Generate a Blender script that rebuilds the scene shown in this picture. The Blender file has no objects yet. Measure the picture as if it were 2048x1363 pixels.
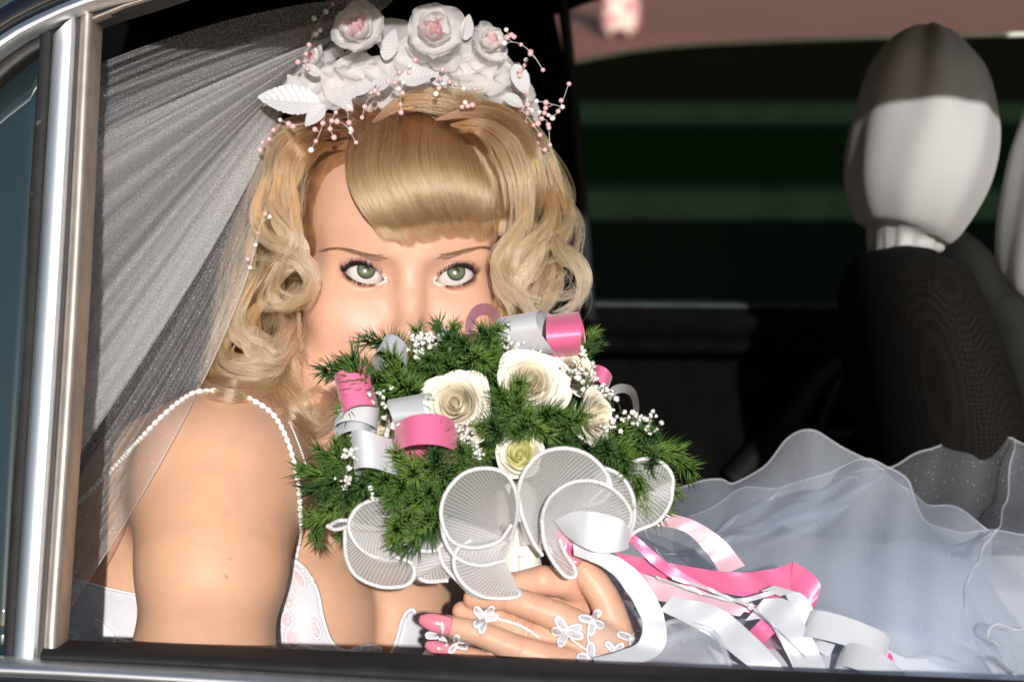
import bpy, bmesh, math, random
import numpy as np
from mathutils import Vector, Matrix

random.seed(7)
rng = np.random.default_rng(11)
R = math.radians
scene = bpy.context.scene
COL = scene.collection

# ------------------------------------------------------------------ camera
PITCH = 12.0
CAM_Z = 1.55
FOCAL = 75.0
KPX = 36.0 / FOCAL / 2048.0          # metres per photo pixel at one metre
cam_data = bpy.data.cameras.new('camera')
cam_data.lens = FOCAL
cam_data.sensor_width = 36.0
cam_data.clip_start = 0.05
cam_data.clip_end = 800.0
cam = bpy.data.objects.new('camera', cam_data)
COL.objects.link(cam)
cam.location = (0, 0, CAM_Z)
cam.rotation_euler = (R(90 - PITCH), 0, 0)
scene.camera = cam
cam_data.dof.use_dof = True
cam_data.dof.focus_distance = 1.30
cam_data.dof.aperture_fstop = 9.0

# ------------------------------------------------------------------ sky + sun
SUN_EL, SUN_AZ = 19.0, -4.0            # sun behind the photographer, a little to the left
world = bpy.data.worlds.new('World')
scene.world = world
world.use_nodes = True
wn = world.node_tree.nodes
wl = world.node_tree.links
wn.clear()
wo = wn.new('ShaderNodeOutputWorld')
wb = wn.new('ShaderNodeBackground')
sky = wn.new('ShaderNodeTexSky')
sky.sky_type = 'NISHITA'
sky.sun_disc = False
sky.sun_elevation = R(SUN_EL)
sky.sun_rotation = R(180 + SUN_AZ)
sky.air_density = 1.0
sky.dust_density = 1.5
wb.inputs['Strength'].default_value = 0.075
wl.new(sky.outputs[0], wb.inputs['Color'])
wl.new(wb.outputs[0], wo.inputs['Surface'])

sun_data = bpy.data.lights.new('sun', 'SUN')
sun_data.energy = 4.4
sun_data.angle = R(0.7)
sun_data.color = (1.0, 0.955, 0.90)
sun = bpy.data.objects.new('sun', sun_data)
COL.objects.link(sun)
sun_dir = Vector((math.sin(R(SUN_AZ)) * math.cos(R(SUN_EL)), math.cos(R(SUN_AZ)) * math.cos(R(SUN_EL)), -math.sin(R(SUN_EL))))
sun.rotation_euler = sun_dir.to_track_quat('-Z', 'Y').to_euler()
sun.location = (-1.5, -6, 5)

scene.view_settings.view_transform = 'Standard'
scene.view_settings.look = 'None'
scene.view_settings.exposure = 0.10
scene.view_settings.gamma = 1.0
scene.view_settings.use_curve_mapping = False
scene.render.engine = 'CYCLES'
scene.cycles.max_bounces = 10
scene.cycles.transparent_max_bounces = 40
scene.cycles.transmission_bounces = 8
scene.cycles.caustics_reflective = False
scene.cycles.caustics_refractive = False
try:
    scene.cycles_curves.shape = 'RIBBONS'
    scene.cycles_curves.subdivisions = 2
except Exception:
    pass

# ------------------------------------------------------------------ frame: F = (right, depth, up) seen from the camera
cp, sp = math.cos(R(PITCH)), math.sin(R(PITCH))
MF = np.array([[1, 0, 0], [0, cp, sp], [0, -sp, cp]], dtype=np.float64)
CAM0 = np.array([0, 0, CAM_Z])


def toW(F):
    F = np.asarray(F, dtype=np.float64)
    return F @ MF.T + CAM0


def P(px, py, D):
    """a photo pixel at a chosen depth, in the camera-aligned frame"""
    return np.array([(px - 1024.0) * KPX * D, D, (681.5 - py) * KPX * D])


def PP(pts):
    return np.array([P(*p[:3]) for p in pts])


def toF(W):
    return (np.asarray(W, dtype=np.float64) - CAM0) @ MF


# ------------------------------------------------------------------ object helpers
def tag(o, label=None, cat=None, group=None, kind=None):
    if label: o['label'] = label
    if cat: o['category'] = cat
    if group: o['group'] = group
    if kind: o['kind'] = kind
    return o


def thing(name, F, label, cat, group=None, kind=None):
    o = bpy.data.objects.new(name, None)
    o.empty_display_size = 0.02
    COL.objects.link(o)
    o.matrix_world = Matrix.Translation(Vector(toW(F)))
    tag(o, label, cat, group, kind)
    return o


def adopt(o, parent):
    """parent o keeping its place in the world"""
    o.parent = parent
    o.matrix_parent_inverse = world_mat(parent).inverted()
    return o


def world_mat(o):
    m = o.matrix_basis.copy()
    if o.parent:
        m = world_mat(o.parent) @ o.matrix_parent_inverse @ m
    return m


def mesh_obj(name, verts, faces, material, parent=None, smooth=True, frame=True, origin=None, uvs=None):
    """verts in frame F (or world when frame=False); origin = object origin"""
    v = np.asarray(verts, dtype=np.float64)
    if frame:
        v = toW(v)
    if origin is None:
        org = v.mean(axis=0)
    else:
        org = toW(origin) if frame else np.asarray(origin)
    me = bpy.data.meshes.new(name)
    if isinstance(faces, np.ndarray):
        faces = faces.tolist()
    me.from_pydata((v - org).tolist(), [], faces)
    if smooth:
        me.polygons.foreach_set('use_smooth', [True] * len(me.polygons))
    if uvs is not None:
        lay = me.uv_layers.new(name='UVMap')
        li = np.empty(len(me.loops), dtype=np.int32)
        me.loops.foreach_get('vertex_index', li)
        lay.data.foreach_set('uv', np.asarray(uvs, dtype=np.float32)[li].ravel())
    if material is not None:
        me.materials.append(material)
    me.update()
    o = bpy.data.objects.new(name, me)
    COL.objects.link(o)
    o.location = org
    if parent is not None:
        adopt(o, parent)
    return o


def catmull(pts, n):
    """n samples of a Catmull-Rom curve through pts (any columns)"""
    p = np.asarray(pts, dtype=np.float64)
    if len(p) == 2:
        t = np.linspace(0, 1, n)[:, None]
        return p[0] * (1 - t) + p[1] * t
    q = np.vstack([2 * p[0] - p[1], p, 2 * p[-1] - p[-2]])
    seg = np.linalg.norm(np.diff(p, axis=0), axis=1)
    acc = np.concatenate([[0], np.cumsum(seg)])
    s = np.linspace(0, acc[-1], n)
    i = np.clip(np.searchsorted(acc, s, side='right') - 1, 0, len(p) - 2)
    t = ((s - acc[i]) / np.maximum(seg[i], 1e-12))[:, None]
    a, b, c, d = q[i], q[i + 1], q[i + 2], q[i + 3]
    return 0.5 * (2 * b + (c - a) * t + (2 * a - 5 * b + 4 * c - d) * t * t + (3 * b - a - 3 * c + d) * t ** 3)


def grid_faces(nu, nv, closed_u=False):
    f = []
    for i in range(nu if closed_u else nu - 1):
        i2 = (i + 1) % nu
        for j in range(nv - 1):
            f.append((i * nv + j, i2 * nv + j, i2 * nv + j + 1, i * nv + j + 1))
    return f


def tube_geo(path, rad, sides=8, closed=False, cap=True):
    p = np.asarray(path, dtype=np.float64)
    n = len(p)
    r = np.broadcast_to(np.asarray(rad, dtype=np.float64), (n,))
    if closed:
        t = np.roll(p, -1, 0) - np.roll(p, 1, 0)
    else:
        t = np.gradient(p, axis=0)
    t /= np.maximum(np.linalg.norm(t, axis=1, keepdims=True), 1e-12)
    ref = np.array([0.13, 0.31, 0.94])
    u = ref - t[0] * (t[0] @ ref)
    u /= np.linalg.norm(u)
    U = [u]
    for i in range(1, n):
        u = U[-1] - t[i] * (t[i] @ U[-1])
        u /= max(np.linalg.norm(u), 1e-12)
        U.append(u)
    U = np.array(U)
    V = np.cross(t, U)
    a = np.linspace(0, 2 * math.pi, sides, endpoint=False)
    v = p[:, None, :] + r[:, None, None] * (np.cos(a)[None, :, None] * U[:, None, :] + np.sin(a)[None, :, None] * V[:, None, :])
    v = v.reshape(-1, 3)
    f = []
    for i in range(n if closed else n - 1):
        i2 = (i + 1) % n
        for j in range(sides):
            k = (j + 1) % sides
            f.append((i * sides + j, i2 * sides + j, i2 * sides + k, i * sides + k))
    if cap and not closed:
        f.append(tuple(range(sides))[::-1])
        f.append(tuple((n - 1) * sides + j for j in range(sides)))
    return v, f


class MB:
    def __init__(s):
        s.v, s.f, s.n = [], [], 0

    def add(s, v, f):
        v = np.asarray(v, dtype=np.float64)
        s.v.append(v)
        k = s.n
        s.f.extend([tuple(i + k for i in q) for q in f])
        s.n += len(v)
        return s

    def tube(s, path, rad, sides=8, **kw):
        return s.add(*tube_geo(path, rad, sides, **kw))

    def box(s, lo, hi):
        (a, b, c), (d, e, g) = lo, hi
        v = [(a, b, c), (d, b, c), (d, e, c), (a, e, c), (a, b, g), (d, b, g), (d, e, g), (a, e, g)]
        return s.add(v, [(0, 3, 2, 1), (4, 5, 6, 7), (0, 1, 5, 4), (1, 2, 6, 5), (2, 3, 7, 6), (3, 0, 4, 7)])

    def obj(s, name, material, parent=None, **kw):
        return mesh_obj(name, np.vstack(s.v), s.f, material, parent, **kw)


def ico(sub=2):
    bm = bmesh.new()
    bmesh.ops.create_icosphere(bm, subdivisions=sub, radius=1.0)
    v = np.array([x.co[:] for x in bm.verts])
    f = [tuple(x.index for x in q.verts) for q in bm.faces]
    bm.free()
    return v, f


ICO1, ICO2, ICO3 = ico(1), ico(2), ico(3)

# ------------------------------------------------------------------ material helpers
MATS = {}


def new_mat(name):
    m = bpy.data.materials.new(name)
    m.use_nodes = True
    return m, m.node_tree.nodes, m.node_tree.links, m.node_tree.nodes['Principled BSDF']


def mat(name, col, rough=0.5, metal=0.0, spec=0.5, noise=0.0, nscale=40.0, bump=0.0, bscale=200.0, sss=0.0, sssr=(1, .4, .2), sss_scale=0.005,
        coat=0.0, sheen=0.0, trans=0.0, alpha=1.0, aniso=0.0):
    m, n, l, b = new_mat(name)
    b.inputs['Base Color'].default_value = (*col, 1)
    b.inputs['Roughness'].default_value = rough
    b.inputs['Metallic'].default_value = metal
    b.inputs['Specular IOR Level'].default_value = spec
    b.inputs['Coat Weight'].default_value = coat
    b.inputs['Sheen Weight'].default_value = sheen
    b.inputs['Transmission Weight'].default_value = trans
    b.inputs['Alpha'].default_value = alpha
    b.inputs['Anisotropic'].default_value = aniso
    if sss:
        b.inputs['Subsurface Weight'].default_value = sss
        b.inputs['Subsurface Radius'].default_value = sssr
        b.inputs['Subsurface Scale'].default_value = sss_scale
    if noise or bump:
        tc = n.new('ShaderNodeTexCoord')
    if noise:
        t = n.new('ShaderNodeTexNoise')
        t.inputs['Scale'].default_value = nscale
        t.inputs['Detail'].default_value = 6
        l.new(tc.outputs['Object'], t.inputs['Vector'])
        r = n.new('ShaderNodeMapRange')
        r.inputs['From Min'].default_value = 0.3
        r.inputs['From Max'].default_value = 0.7
        r.inputs['To Min'].default_value = 1 - noise
        r.inputs['To Max'].default_value = 1 + noise
        l.new(t.outputs['Fac'], r.inputs['Value'])
        x = n.new('ShaderNodeVectorMath')
        x.operation = 'SCALE'
        x.inputs[0].default_value = col
        l.new(r.outputs[0], x.inputs['Scale'])
        l.new(x.outputs[0], b.inputs['Base Color'])
    if bump:
        t = n.new('ShaderNodeTexNoise')
        t.inputs['Scale'].default_value = bscale
        t.inputs['Detail'].default_value = 4
        l.new(tc.outputs['Object'], t.inputs['Vector'])
        bp = n.new('ShaderNodeBump')
        bp.inputs['Strength'].default_value = bump
        bp.inputs['Distance'].default_value = 0.002
        l.new(t.outputs['Fac'], bp.inputs['Height'])
        l.new(bp.outputs[0], b.inputs['Normal'])
    MATS[name] = m
    return m


def ruled(name, A, B, material, parent=None, n=40, m=5, thick=0.0004, bow=0.0, uv=True, wave=0.0):
    """a strip between two edge curves given as (px,py,D) points, with real thickness"""
    a = catmull(PP(A), n)
    b = catmull(PP(B), n)
    t = np.linspace(0, 1, m)
    g = a[:, None, :] * (1 - t)[None, :, None] + b[:, None, :] * t[None, :, None]
    if wave:
        s_ = np.linspace(0, 1, n)[:, None]; ph_ = A[0][0] * .37
        L_ = np.linalg.norm(np.diff(a, axis=0), axis=1).sum()
        f_ = max(1.0, L_ / .035)
        g[:, :, 1] += wave * np.sin(6.28 * f_ * s_ + ph_) * (.4 + .6 * t[None]) + wave * .6 * np.sin(6.28 * f_ * 1.7 * s_ + 2 * ph_) * (1 - t[None])
    if bow:
        g[:, :, 1] -= bow * np.sin(math.pi * t)[None, :]
    v = g.reshape(-1, 3)
    f = grid_faces(n, m)
    uvs = np.stack(np.meshgrid(np.linspace(0, 1, n), t, indexing='ij'), -1).reshape(-1, 2)
    o = mesh_obj(name, v, f, material, parent, uvs=uvs)
    if thick:
        s = o.modifiers.new('thickness', 'SOLIDIFY')
        s.thickness = thick
        s.offset = 0
    return o
# ------------------------------------------------------------------ ground outside
def sheet(name, x0, x1, y0, y1, z, material, kind='structure'):
    v = [(x0, y0, z), (x1, y0, z), (x1, y1, z), (x0, y1, z)]
    o = mesh_obj(name, v, [(0, 1, 2, 3)], material, frame=False, smooth=False)
    o['kind'] = kind
    return o


def paving_mat():
    m, n, l, b = new_mat('red_paving')
    tc = n.new('ShaderNodeTexCoord')
    no = n.new('ShaderNodeTexNoise'); no.inputs['Scale'].default_value = 0.9; no.inputs['Detail'].default_value = 8
    l.new(tc.outputs['Object'], no.inputs['Vector'])
    n2 = n.new('ShaderNodeTexNoise'); n2.inputs['Scale'].default_value = 30; n2.inputs['Detail'].default_value = 3
    l.new(tc.outputs['Object'], n2.inputs['Vector'])
    mx = n.new('ShaderNodeMix'); mx.data_type = 'RGBA'
    mx.inputs['A'].default_value = (0.25, 0.092, 0.055, 1)
    mx.inputs['B'].default_value = (0.33, 0.135, 0.085, 1)
    l.new(no.outputs['Fac'], mx.inputs['Factor'])
    m2 = n.new('ShaderNodeMix'); m2.data_type = 'RGBA'; m2.blend_type = 'MULTIPLY'; m2.inputs['Factor'].default_value = 0.35
    l.new(mx.outputs['Result'], m2.inputs['A']); l.new(n2.outputs['Color'], m2.inputs['B'])
    l.new(m2.outputs['Result'], b.inputs['Base Color'])
    b.inputs['Roughness'].default_value = 0.9
    return m


sheet('ground', -300, 300, -300, 400, 0.0, mat('asphalt', (0.055, 0.055, 0.055), 0.9, noise=0.3, nscale=8, bump=0.4, bscale=120))
sheet('pavement', -60, 60, 14.6, 80, 0.008, paving_mat())
sheet('lawn', -60, 60, 10.4, 13.8, 0.02, mat('lawn_green', (0.06, 0.12, 0.02), 0.95, noise=0.35, nscale=20))
for (y0, y1) in ((14.3, 14.6), (10.1, 10.4)):
    mb = MB(); mb.box((-60, y0, -0.05), (60, y1, 0.13))
    mb.obj('kerb', mat('kerb_stone', (0.30, 0.29, 0.27), 0.9, noise=0.2, nscale=6), frame=False, smooth=False)['kind'] = 'structure'
sheet('path', -60, 60, 13.8, 14.3, 0.01, mat('path_grey', (0.18, 0.18, 0.17), 0.9, noise=0.2, nscale=6))

# a passer-by far across the square, seen from the waist down over the lowered glass
def passer_by():
    # stands on the red paving about 23 m away
    D = 22.3
    W = toW(P(1238, 60, D))
    x, y = W[0], W[1]
    t = thing('person', toF((x, y, 0.008)), 'passer-by in a pink top and pale flowered skirt on the red paving', 'person')
    skin = mat('far_skin', (0.55, 0.33, 0.24), 0.6)
    def lathe(prof, sy=0.7, seg=20, cx=0.0, wob=0.0):
        v = []; f = []
        for (r, z, ox) in prof:
            for k in range(seg):
                a = 2 * math.pi * k / seg
                rr = r * (1 + wob * math.sin(a * 7))
                v.append((x + cx + ox + rr * math.cos(a), y + rr * sy * math.sin(a), z))
        nr = len(prof)
        for i in range(nr - 1):
            for k in range(seg):
                k2 = (k + 1) % seg
                f.append((i * seg + k, i * seg + k2, (i + 1) * seg + k2, (i + 1) * seg + k))
        f.append(tuple(range(seg))[::-1]); f.append(tuple((nr - 1) * seg + k for k in range(seg)))
        return v, f
    # one continuous body grown from a skeleton
    me = bpy.data.meshes.new('body')
    pts = [(0, 0, .95), (0, 0, 1.15), (0, 0, 1.38), (0, 0, 1.48), (0, 0, 1.56), (0, 0, 1.70),
           (-.09, 0, .88), (-.10, .02, .48), (-.10, .04, .08), (-.10, -.12, .04),
           (.09, 0, .88), (.10, -.03, .48), (.10, -.01, .08), (.10, -.17, .04),
           (-.17, 0, 1.38), (-.23, .02, 1.12), (-.20, -.10, .92), (.17, 0, 1.38), (.23, .02, 1.12), (.22, -.08, .90)]
    ed = [(0, 1), (1, 2), (2, 3), (3, 4), (4, 5), (0, 6), (6, 7), (7, 8), (8, 9), (0, 10), (10, 11), (11, 12), (12, 13), (2, 14), (14, 15), (15, 16), (2, 17), (17, 18), (18, 19)]
    ra = [.13, .11, .13, .055, .075, .085, .085, .055, .04, .03, .085, .055, .04, .03, .05, .038, .028, .05, .038, .028]
    me.from_pydata(pts, ed, [])
    o = bpy.data.objects.new('body', me); COL.objects.link(o)
    sk = o.modifiers.new('skin', 'SKIN')
    lay = me.skin_vertices[0] if me.skin_vertices else None
    if lay is None:
        bm = bmesh.new(); bm.from_mesh(me); bm.verts.layers.skin.verify(); bm.to_mesh(me); bm.free()
        lay = me.skin_vertices[0]
    for k, r_ in enumerate(ra):
        lay.data[k].radius = (r_, r_)
    lay.data[0].use_root = True
    o.modifiers.new('sub', 'SUBSURF').levels = 2
    o.modifiers['sub'].render_levels = 2
    me.materials.append(skin)
    o.location = (x, y, 0.008)
    adopt(o, t)
    MBx = MB(); MBx.add(*lathe([(.135, 1.0, 0), (.14, .96, 0), (.17, .75, .01), (.19, .45, .02), (.21, .10, .02), (.20, .095, .02)], wob=.06))
    m, n, l, b = new_mat('flowered_cloth')
    tc = n.new('ShaderNodeTexCoord'); vo = n.new('ShaderNodeTexVoronoi'); vo.inputs['Scale'].default_value = 9
    l.new(tc.outputs['Object'], vo.inputs['Vector'])
    cr = n.new('ShaderNodeValToRGB'); e = cr.color_ramp.elements
    e[0].color = (.75, .22, .12, 1); e[0].position = .25; e[1].color = (.80, .68, .56, 1); e[1].position = .55; k_ = e.new(.40); k_.color = (.70, .25, .42, 1)
    l.new(vo.outputs['Distance'], cr.inputs['Fac']); l.new(cr.outputs[0], b.inputs['Base Color'])
    MBx.obj('skirt', m, t, frame=False)
    MBy = MB(); MBy.add(*lathe([(.15, .93, 0), (.15, 1.1, 0), (.17, 1.3, 0), (.15, 1.44, 0), (.07, 1.49, 0)]))
    MBy.obj('top', mat('pink_top', (.72, .25, .42), 0.8, noise=.2, nscale=15), t, frame=False)
    MBh = MB(); v, f = ICO2; MBh.add(np.array(v) * (.10, .11, .12) + (x, y + .03, 1.72), f)
    MBh.obj('hair', mat('brown_hair_far', (.10, .05, .025), .6), t, frame=False)


passer_by()

# ------------------------------------------------------------------ the car
chrome = mat('chrome', (0.93, 0.94, 0.96), 0.42, metal=1.0, noise=.03, nscale=60, bump=0.02, bscale=40)
chrome_soft = mat('brushed_trim', (0.42, 0.37, 0.33), 0.45, metal=0.7, noise=.15, nscale=60)
rubber = mat('rubber', (0.012, 0.012, 0.013), 0.55, noise=.3, nscale=60, bump=.1)
seal = mat('seal_dark', (0.018, 0.018, 0.02), 0.7, spec=.25, noise=.25, nscale=50)
black_paint = mat('black_paint', (0.006, 0.007, 0.012), 0.12, coat=1.0)
roof_paint = mat('beige_roof_paint', (0.42, 0.38, 0.34), 0.25, coat=0.6, noise=.05, nscale=12)
liner = mat('headliner', (0.003, 0.003, 0.003), 0.95, spec=.02, noise=.2, nscale=80)
trim_black = mat('interior_trim', (0.005, 0.0055, 0.0055), 0.6, spec=.15, noise=.3, nscale=30, bump=.25, bscale=500)

car = thing('car', (0.2, 1.7, -1.35), 'black car with chrome window trim and its rear side window lowered', 'car')

# the near window line: px points at the plane of the door, depth a little nearer towards the front of the car
def door_D(px, py=681):
    # the side leans in towards the roof
    return 1.205 - 0.115 * (min(max(px, -300), 3300) / 2048.0) + 0.24 * (681 - py) * KPX * 1.15


def dp(px, py, off=0.0):
    return P(px, py, door_D(px, py) + off)


# window pillar: bright strip between two dark seals
def strip(name, A, B, material, depth=0.012, n=30, m=7, bow=0.004, parent=car, off=0.0):
    a = catmull(np.array([dp(x, y, off) for x, y in A]), n)
    b = catmull(np.array([dp(x, y, off) for x, y in B]), n)
    t = np.linspace(0, 1, m)
    g = a[:, None, :] * (1 - t)[None, :, None] + b[:, None, :] * t[None, :, None]
    g[:, :, 1] -= bow * np.sin(math.pi * t) ** 0.6
    back0 = g[:, :1].copy(); back0[:, :, 1] += depth
    back1 = g[:, -1:].copy(); back1[:, :, 1] += depth
    g = np.concatenate([back0, g, back1], axis=1)
    return mesh_obj(name, g.reshape(-1, 3), grid_faces(n, m + 2), material, parent)


strip('pillar_trim', [(107, 70), (70, 650), (27, 1316)], [(152, 32), (117, 650), (72, 1322)], chrome, bow=0.0028)
strip('pillar_seal', [(152, 30), (117, 650), (72, 1322)], [(163, 28), (129, 650), (86, 1325)], rubber, bow=0.001, off=0.004)
strip('window_channel', [(161, 28), (128, 650), (84, 1325)], [(186, 28), (156, 650), (113, 1300)], chrome_soft, bow=0.003, off=0.002, depth=0.03)
strip('glass_seal', [(82, 40), (44, 650), (6, 1322)], [(109, 20), (72, 650), (29, 1318)], seal, bow=0.002, off=0.004)
# arched chrome over the windows
arch_lo = [(-260, 330), (-120, 210), (0, 118), (50, 83), (110, 53), (160, 31), (230, 9), (300, -9), (520, -85), (900, -190), (1500, -275), (2300, -285), (3300, -288)]
arch_hi = [(-290, 300), (-150, 170), (0, 72), (50, 42), (110, 14), (160, -7), (230, -30), (300, -50), (520, -125), (900, -230), (1500, -315), (2300, -325), (3300, -328)]
strip('window_arch_trim', arch_lo, arch_hi, chrome, n=70, bow=0.010, off=-0.002)
in_lo = [(-240, 370), (-90, 250), (0, 160), (60, 112), (110, 85), (180, 46), (240, 24), (300, 6), (520, -65), (900, -165), (1500, -250), (2300, -260), (3300, -263)]
strip('arch_seal', in_lo, arch_lo, rubber, n=70, bow=0.002, off=0.006, depth=.03)
strip('arch_channel', [(186, 42), (240, 19), (300, 1), (520, -70), (900, -170), (1500, -255), (2300, -265), (3300, -268)], [(186, 33), (240, 10), (300, -7), (520, -81), (900, -186), (1500, -270), (2300, -280), (3300, -283)], chrome_soft, n=40, bow=.002, off=.002, depth=.01)
gut = [(x - 10, y - 52) for x, y in arch_hi]
strip('roof_gutter', arch_hi, gut, black_paint, n=70, bow=0.004, off=0.004)

# roof: from the gutter rising and running across the car
g0 = catmull(np.array([dp(x, y, 0.004) for x, y in gut]), 60)
rows = []
for k, s in enumerate(np.linspace(0, 1, 14)):
    r_ = g0.copy()
    r_[:, 1] += 1.25 * s
    r_[:, 2] += 0.075 * math.sin(math.pi * s) + 0.22 * s
    rows.append(r_)
rg = np.array(rows).transpose(1, 0, 2)
roof = mesh_obj('roof', rg.reshape(-1, 3), grid_faces(60, 14), roof_paint, car)
rl = rg.copy(); rl[:, :, 2] -= 0.022
mesh_obj('headliner', rl.reshape(-1, 3), grid_faces(60, 14), liner, car)

# quarter glass behind the pillar
def quarter_glass():
    m, n, l, b = new_mat('tinted_quarter_glass')
    b.inputs['Base Color'].default_value = (0.015, 0.03, 0.036, 1)
    b.inputs['Roughness'].default_value = 0.03
    b.inputs['Specular IOR Level'].default_value = 0.9
    b.inputs['Coat Weight'].default_value = 0.8
    b.inputs['Coat Roughness'].default_value = 0.02
    A = [dp(-260, 420, .014), dp(-90, 280, .014), dp(0, 190, .014), dp(96, 110, .014)]
    Bp = [dp(-260, 1330, .014), dp(-90, 1330, .014), dp(0, 1330, .014), dp(18, 1330, .014)]
    a = catmull(np.array(A), 16); b2 = catmull(np.array(Bp), 16)
    t = np.linspace(0, 1, 12)
    g = a[:, None] * (1 - t)[None, :, None] + b2[:, None] * t[None, :, None]
    g[:, :, 1] -= 0.006 * np.sin(math.pi * t)[None, :]
    o = mesh_obj('quarter_window', g.reshape(-1, 3), grid_faces(16, 12), m, car)
    s = o.modifiers.new('thickness', 'SOLIDIFY'); s.thickness = 0.004


quarter_glass()

# door sill: dark rubber sweep on top, chrome below, black door skin under it
sill_top = [(-300, 1277), (86, 1296), (400, 1309), (760, 1324), (1340, 1351), (2300, 1392), (3300, 1434)]
sill_mid = [(-300, 1306), (86, 1320), (400, 1336), (760, 1358), (1340, 1389), (2300, 1432), (3300, 1476)]
sill_bot = [(-300, 1342), (86, 1356), (400, 1374), (760, 1396), (1340, 1427), (2300, 1470), (3300, 1514)]
strip('window_sweep', sill_top[1:], sill_mid[1:], seal, n=50, m=9, bow=0.007, off=-0.002, depth=0.035)
strip('belt_trim', sill_mid, sill_bot, chrome, n=50, m=9, bow=0.008, off=-0.008)
a_ = catmull(np.array([dp(x, y, -0.006) for x, y in sill_bot]), 40)
b_ = a_.copy(); b_[:, 2] -= 0.35; b_[:, 1] -= 0.03
t_ = np.linspace(0, 1, 10)
g_ = a_[:, None] * (1 - t_)[None, :, None] + b_[:, None] * t_[None, :, None]
g_[:, :, 1] -= 0.03 * np.sin(math.pi * t_)[None]
mesh_obj('door_skin', g_.reshape(-1, 3), grid_faces(40, 10), black_paint, car)
# inner edge of the near door
a2 = catmull(np.array([dp(x, y + 6, 0.03) for x, y in sill_top]), 40)
b2 = a2.copy(); b2[:, 2] -= 0.4
mesh_obj('door_lining', np.stack([a2, b2], 1).reshape(-1, 3), grid_faces(40, 2), trim_black, car)

# far side of the cabin
FD = 2.30
def tinted():
    m, n, l, b = new_mat('dark_tinted_glass')
    n.remove(b)
    out = n['Material Output']
    tr = n.new('ShaderNodeBsdfTransparent'); tr.inputs['Color'].default_value = (0.022, 0.045, 0.026, 1)
    gl = n.new('ShaderNodeBsdfGlossy'); gl.inputs['Roughness'].default_value = 0.04; gl.inputs['Color'].default_value = (.7, .8, .75, 1)
    fr = n.new('ShaderNodeFresnel'); fr.inputs['IOR'].default_value = 1.03
    mx = n.new('ShaderNodeMixShader')
    l.new(fr.outputs[0], mx.inputs[0]); l.new(tr.outputs[0], mx.inputs[1]); l.new(gl.outputs[0], mx.inputs[2])
    l.new(mx.outputs[0], out.inputs['Surface'])
    return m


gtop = [(1040, 160), (1130, 132), (1300, 101), (1500, 87), (1750, 78), (2048, 71), (2500, 66)]
gbot = [(1040, 640), (1130, 642), (1300, 644), (1500, 646), (1750, 648), (2048, 650), (2500, 655)]
gm = tinted()
o = ruled('far_window_glass', [(x, y, FD) for x, y in gtop], [(x, y, FD) for x, y in gbot], gm, car, n=40, m=8, thick=0)
edge = mat('glass_edge', (0.55, 0.58, 0.50), 0.25)
mb = MB(); mb.tube(catmull(PP([(x, y - 2, FD) for x, y in gtop]), 60), 0.0030, 6)
mb.obj('glass_edge', edge, o)
# far pillar and everything behind the bride: dark lining
ruled('far_pillar', [(1040, -700, FD - .05), (1085, -100, FD - .05), (1128, 130, FD - .05), (1152, 400, FD - .05), (1172, 640, FD - .05), (1180, 1400, FD - .05)],
      [(-900, -700, FD - .12), (-900, -100, FD - .12), (-900, 130, FD - .12), (-900, 400, FD - .12), (-900, 640, FD - .12), (-900, 1400, FD - .12)], liner, car, n=20, m=12, thick=0.02)
strip2 = ruled('pillar_edge', [(1118, -20, FD - .06), (1134, 130, FD - .06), (1158, 400, FD - .06), (1176, 640, FD - .06)],
               [(1128, -20, FD - .055), (1144, 130, FD - .055), (1168, 400, FD - .055), (1186, 640, FD - .055)], seal, car, n=20, m=4, thick=.01)
ruled('far_roof_rail', [(1000, 70, FD - .04), (1127, 18, FD - .04), (1240, -18, FD - .04), (1400, -45, FD - .04), (1800, -80, FD - .04), (2500, -90, FD - .04)],
      [(1000, -700, FD - .2), (1127, -700, FD - .2), (1240, -700, FD - .2), (1400, -700, FD - .2), (1800, -700, FD - .2), (2500, -700, FD - .2)], liner, car, n=30, m=8, thick=.02)
# far door panel: belt strip, padded ledge, recessed lower panel
def profile_panel(name, rows, x0, x1, material, n=24, parent=car):
    """rows: (py, D) from top to bottom"""
    xs = np.linspace(x0, x1, n)
    rr = catmull(np.array([(py, D) for py, D in rows]), 60)
    v = np.array([[P(x, py + (x - 1170) * 0.010, D) for py, D in rr] for x in xs]).reshape(-1, 3)
    return mesh_obj(name, v, grid_faces(n, 60), material, parent)


profile_panel('far_belt_strip', [(598, FD), (602, FD - .02), (607, FD - .026), (613, FD - .025)], 1000, 2500, mat('belt_grey', (0.03, .04, .037), .45, spec=.2, noise=.2))
fdoor = profile_panel('far_door_panel', [(611, FD - .015), (640, FD - .018), (664, FD - .03), (676, FD - .06), (690, FD - .07), (704, FD - .055), (716, FD - .025), (730, FD - .02), (980, FD - .03), (1300, FD - .05)], 1000, 2500,
                      mat('door_vinyl', (0.0035, 0.0035, 0.0035), 0.9, spec=.02, noise=.3, nscale=40, bump=.35, bscale=700))
mb = MB()
mb.tube(catmull(PP([(1470, 960, FD - .06), (1560, 860, FD - .07), (1640, 745, FD - .06), (1700, 728, FD - .05), (1760, 730, FD - .045)]), 40), 0.016, 10)
mb.obj('armrest', trim_black, fdoor)
mb = MB()
mb.tube(catmull(PP([(1640, 850, FD - .045), (1670, 770, FD - .05), (1700, 735, FD - .05), (1780, 733, FD - .05)]), 30), 0.006, 8)
mb.tube(catmull(PP([(1650, 865, FD - .045), (1790, 868, FD - .045)]), 10), 0.006, 8)
mb.obj('handle_surround', mat('satin_black', (.008, .008, .008), .5, spec=.2), fdoor)
mb = MB()
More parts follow.
